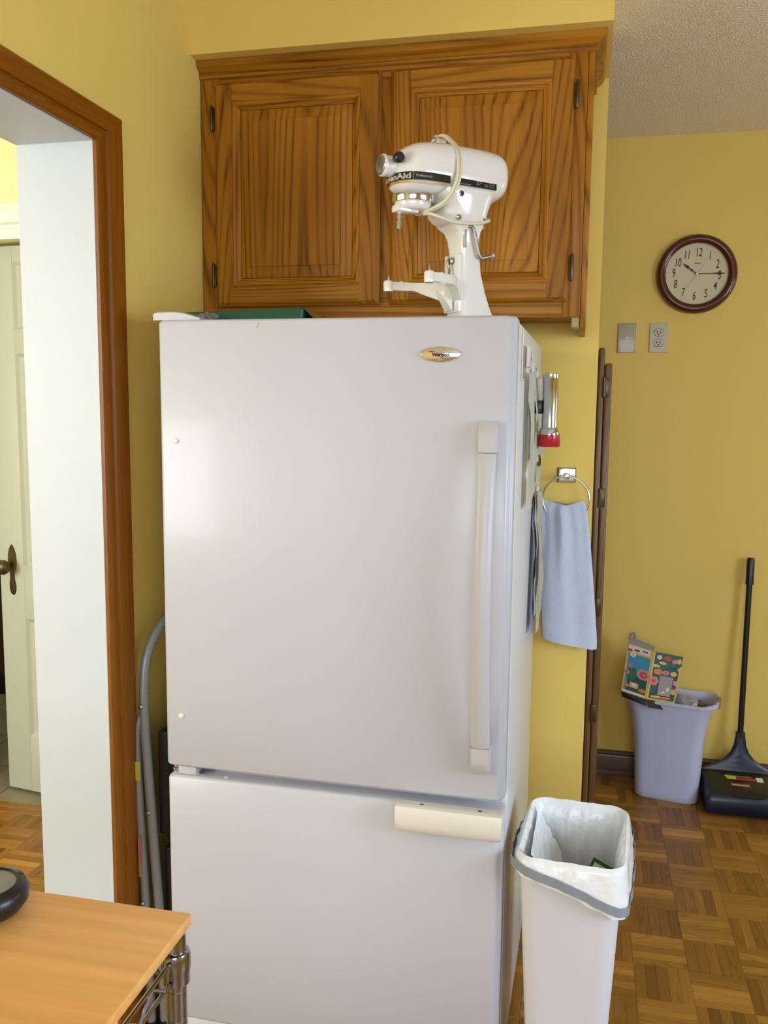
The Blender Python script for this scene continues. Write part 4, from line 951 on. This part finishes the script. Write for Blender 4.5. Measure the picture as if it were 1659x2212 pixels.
def dens(pts, n):
    P_ = [Vector(p) for p in pts]; P_.append(P_[0]); L_ = [0]
    for a, b in zip(P_, P_[1:]): L_.append(L_[-1]+(b-a).length)
    out = []
    for k in range(n):
        d = L_[-1]*k/n; i = max(j for j in range(len(L_)-1) if L_[j] <= d); out.append(P_[i].lerp(P_[i+1], (d-L_[i])/max(1e-9, L_[i+1]-L_[i])))
    return out
base = dens(can_ring(.61, 0, 8), NB)
def nz(a, b): return math.sin(a*3.1+b*1.7)*.5+math.sin(a*7.3-b*2.9+1)*.3+math.sin(a*13.7+b*5.1+2)*.2
def drop(p):   # how far the outer fold hangs, deeper at the front right corner
    x, y = p.x/.104, p.y/.143
    f = max(0, min(1, (1-y)/2)); f = f*f*(3-2*f)
    return (.056+.030*x)*f+.060*(1-f)+(.016 if x > 0 and y < 0 else 0)*min(1, x)*min(1, -y)
rings = []
def rowp(fn): rings.append([fn(k, q) for k, q in enumerate(base)])
def sc(p, k):  # offset outward along the outline
    l = math.hypot(p.x, p.y); return Vector((p.x*(1+k/l), p.y*(1+k/l), 0))
NO = 10
for r_ in range(NO, -1, -1):
    t = r_/NO
    def fn(k, q, t=t):
        o_ = .0085+.010*math.sin(min(1, t*1.3)*PI*.5)+.0028*nz(k*.35, t*4)*min(1, t*3); p = sc(q, o_-.0012*(1 if t > .93 else 0)); dz = drop(q)*t; return (p.x-.0008*t, p.y, .617-dz+.002*nz(k*.5, 3)*t)
    rowp(fn)
rowp(lambda k, q: tuple(sc(q, .0015)+Vector((0, 0, .6215+.0012*nz(k*.4, 1)))))
rowp(lambda k, q: tuple(sc(q, -.006)+Vector((0, 0, .6165+.0012*nz(k*.4, 1)))))
for r_ in range(1, 15):
    t = r_/14
    def fn(k, q, t=t):
        ins = -.010-.032*t-.010*abs(nz(k*.30, t*3))*(1-.3*t)-.006*nz(k*.9, t*6)*t; p = sc(q, ins); return (p.x, p.y, .615-.50*t+.01*nz(k*.3, t*2)*t)
    rowp(fn)
loft(bg, rings, False); bgf = bg.faces.new([v for v in bg.verts[-NB:]]) if False else None
bg.verts.ensure_lookup_table(); last = [bg.verts[i] for i in range(len(bg.verts)-NB, len(bg.verts))]; bg.faces.new(last)
liner = finish('trash_bag', bg, BAG, smooth=60); liner.location = TC.location; liner.rotation_euler = TC.rotation_euler
tag(liner, 'white drawstring bag liner folded over the rim of the tall trash can', 'trash bag')
# inner fold of loose film at the left
bm = bmesh.new(); g_ = []
for i in range(9):
    v = i/8; row = []
    for k in range(9):
        u = k/8; row.append((-.091+.070*u*(1-.45*abs(v-.45))+.010*v, .105-.215*v+.0*u, .612-.165*u*(.6+.4*math.sin(PI*v))+.006*nz(u*9, v*7)))
    g_.append(row)
loft(bm, g_, False, False); finish('inner_fold', bm, BAG, liner, smooth=60)
# grey drawstring band
bm = bmesh.new(); rings = []
for k in range(NB+1):
    q = base[k % NB]; d = drop(q); o_ = .0222+.0028*nz(k*.35, 3)
    def pt(t, o2): p = sc(q, o2); return (p.x, p.y, .617-d*t)
    dz = .019
    p0 = sc(q, o_); z1 = .617-d*.98+.006; rings.append([(p0.x, p0.y, z1+dz), (p0.x, p0.y, z1), (sc(q, o_-.0015).x, sc(q, o_-.0015).y, z1), (sc(q, o_-.0015).x, sc(q, o_-.0015).y, z1+dz)])
loft(bm, rings, False); finish('drawstring', bm, TAPE, liner, smooth=50)
# card lying in the bag
o = box('label_card', mat('pale_green_card', (.62, .66, .50), .5), (-.030, -.002, -.05), (.030, .002, .05), bev=.0005); o.location = (.070, 1.900, .470); o.rotation_euler = (R(-16), R(24), R(-4)); tag(o, 'small white card with a green border inside the trash bag', 'card')
box('green_edge', GRNP, (-.030, -.0026, .042), (.030, -.0021, .050), o); box('print_line', INK, (-.015, -.0026, .030), (.018, -.0021, .034), o)
box('green_edge', GRNP, (-.030, -.0026, -.05), (-.024, -.0021, .042), o)

# ------------------------------------------------------------------ step ladder in the gap
ld = thing('step_ladder', (-.962, 1.83, 0), 0, 'folded grey metal step ladder standing between wall and refrigerator', 'step ladder')
def rail(nm, pts, r=.0125): return tubeo(nm, LADD, cat(pts, 7), r, ld, 14, flat=(.85, 1.1))
X_ = lambda x: x+.962
# hoop frame: front upright, curved top running back into the gap, rear upright
rail('hoop_frame', [(X_(-.946), .0, .012), (X_(-.952), 0, .25), (X_(-.968), .0, .52), (X_(-.981), 0, .76), (X_(-.984), .005, .86), (X_(-.982), .022, .935), (X_(-.976), .07, .985), (X_(-.972), .14, 1.005), (X_(-.972), .26, 1.005), (X_(-.974), .34, .985), (X_(-.976), .39, .90), (X_(-.966), .40, .50), (X_(-.946), .40, .012)])
rail('rear_frame', [(X_(-.975), -.012, .012), (X_(-.980), -.012, .25), (X_(-.992), -.010, .52), (X_(-1.0), -.006, .725), (X_(-.994), 0, .775), (X_(-.985), .008, .800)], .0118)
rail('rear_frame', [(X_(-.975), .412, .012), (X_(-.992), .410, .52), (X_(-1.0), .406, .725), (X_(-.985), .392, .800)], .0118)
for z, x in ((.62, -.952), (.36, -.940), (.12, -.93)):
    bm = bmesh.new(); bx(bm, (X_(x)-.006, .014, z-.13), (X_(x)+.018, .386, z+.13 if z > .5 else z+.10), .006); finish('step', bm, BLK, ld, smooth=35)
for y, z, x in ((-.014, .815, -.984), (-.014, .555, -.971), (-.026, .33, -.985)):
    bm = bmesh.new(); lathe(bm, [(.006, 0), (.006, -.002), (.003, -.004)], 14, 'Y', (X_(x), y, z)); finish('rivet', bm, STEEL, ld, smooth=40)
box('yellow_sticker', mat('yellow_sticker', (.62, .60, .06), .5), (X_(-.995), -.0262, .640), (X_(-.984), -.0222, .685), ld); box('red_sticker', mat('red_sticker', (.55, .25, .20), .5), (X_(-.992), -.0275, .40), (X_(-.984), -.0235, .50), ld)
for x, y in ((-.946, 0), (-.946, .40), (-.975, -.012), (-.975, .412)):
    bm = bmesh.new(); lathe(bm, [(.014, 0), (.015, .006), (.015, .022)], 14, 'Z', (X_(x), y, 0)); finish('rubber_foot', bm, BLK, ld, smooth=40)

# ------------------------------------------------------------------ kitchen cart
kc = thing('kitchen_cart', (-.72, .64, 0), 0, 'wheeled chrome wire cart with a maple wood top, near the doorway', 'cart')
bm = bmesh.new(); bx(bm, (-.275, -.285, .895), (.281, .283, .910), .002); finish('wood_top', bm, MAPLE, kc, smooth=35)
PX, PY = .265, .265
for sx in (-1, 1):
    for sy in (-1, 1):
        bm = bmesh.new(); x, y = (PX+.003 if sx > 0 else -PX+.01), sy*PY+(0 if sy > 0 else -.0)
        prof = [(.0125, .075)]
        z = .10
        while z < .88:
            prof += [(.0125, z-.0012), (.0119, z-.0006), (.0119, z+.0006), (.0125, z+.0012)]; z += .0254*1.5
        prof += [(.0125, .888), (.011, .8945)]
        lathe(bm, prof, 24, 'Z', (x, y, 0)); finish('post', bm, CHROME, kc, smooth=30)
        for zc in (.832, .35):
            bm = bmesh.new(); lathe(bm, [(.0135, zc-.001), (.0165, zc), (.0165, zc+.012), (.0178, zc+.020), (.0175, zc+.035), (.0160, zc+.039), (.0135, zc+.040)], 24, 'Z', (x, y, 0)); finish('collar', bm, CHROME, kc, smooth=35)
        bm = bmesh.new(); lathe(bm, [(.022, -.012), (.028, -.010), (.028, .010), (.022, .012)], 24, 'X', (x, y, .028)); finish('caster', bm, BLK, kc, smooth=30)
        bm = bmesh.new(); bx(bm, (x-.016, y-.014, .030), (x-.0125, y+.014, .068)); bx(bm, (x+.0125, y-.014, .030), (x+.016, y+.014, .068)); bx(bm, (x-.016, y-.014, .064), (x+.016, y+.014, .076)); finish('caster_fork', bm, STEEL, kc)
def wire_frame(zc):
    for x in (PX+.003, -PX+.01):
        bm = bmesh.new(); tube(bm, [(x, -PY+.016, zc+.032), (x, PY-.018, zc+.032)], .0028, 8); tube(bm, [(x, -PY+.016, zc+.006), (x, PY-.018, zc+.006)], .0028, 8)
        n = 8; pts = []
        for i in range(n*2+1): pts.append((x, -PY+.03+(2*PY-.062)*i/(2*n), zc+(.030 if i % 2 else .008)))
        tube(bm, pts, .0022, 6); finish('side_truss', bm, CHROME, kc, smooth=40)
    for y in (PY, -PY):
        bm = bmesh.new(); tube(bm, [(-PX+.028, y, zc+.032), (PX-.014, y, zc+.032)], .0028, 8); tube(bm, [(-PX+.028, y, zc+.006), (PX-.014, y, zc+.006)], .0028, 8)
        pts = [(-PX+.03+(2*PX-.05)*i/16, y, zc+(.030 if i % 2 else .008)) for i in range(17)]; tube(bm, pts, .0022, 6); finish('end_truss', bm, CHROME, kc, smooth=40)
    bm = bmesh.new()
    for i in range(20):
        x = -PX+.03+(2*PX-.05)*i/19; tube(bm, [(x, -PY+.003, zc+.035), (x, PY-.003, zc+.035)], .0017, 6)
    o = finish('shelf_wires', bm, CHROME, kc, smooth=40); o['kind'] = 'stuff'
wire_frame(.832); wire_frame(.35)
for o in kc.children:
    if o.data.materials[0] == CHROME: o.data.materials[0] = CARTM
bw = thing('black_bowl', (-.680, .868, .910), 0, 'small round black dish with grey inside on the cart top, at the left edge', 'dish')
bm = bmesh.new(); lathe(bm, [(.030, 0), (.040, .004), (.0475, .014), (.0485, .024), (.044, .034), (.036, .037), (.033, .034)], 40); finish('body', bm, BLK, bw, smooth=50)
bm = bmesh.new(); lathe(bm, [(.0335, .0345), (.032, .030), (.028, .012), (.012, .008)], 40); finish('inside', bm, GREY, bw, smooth=50)
bm = bmesh.new(); lathe(bm, [(.011, .0075), (.011, .016), (.006, .019)], 24); finish('centre_stud', bm, DARK, bw, smooth=50)
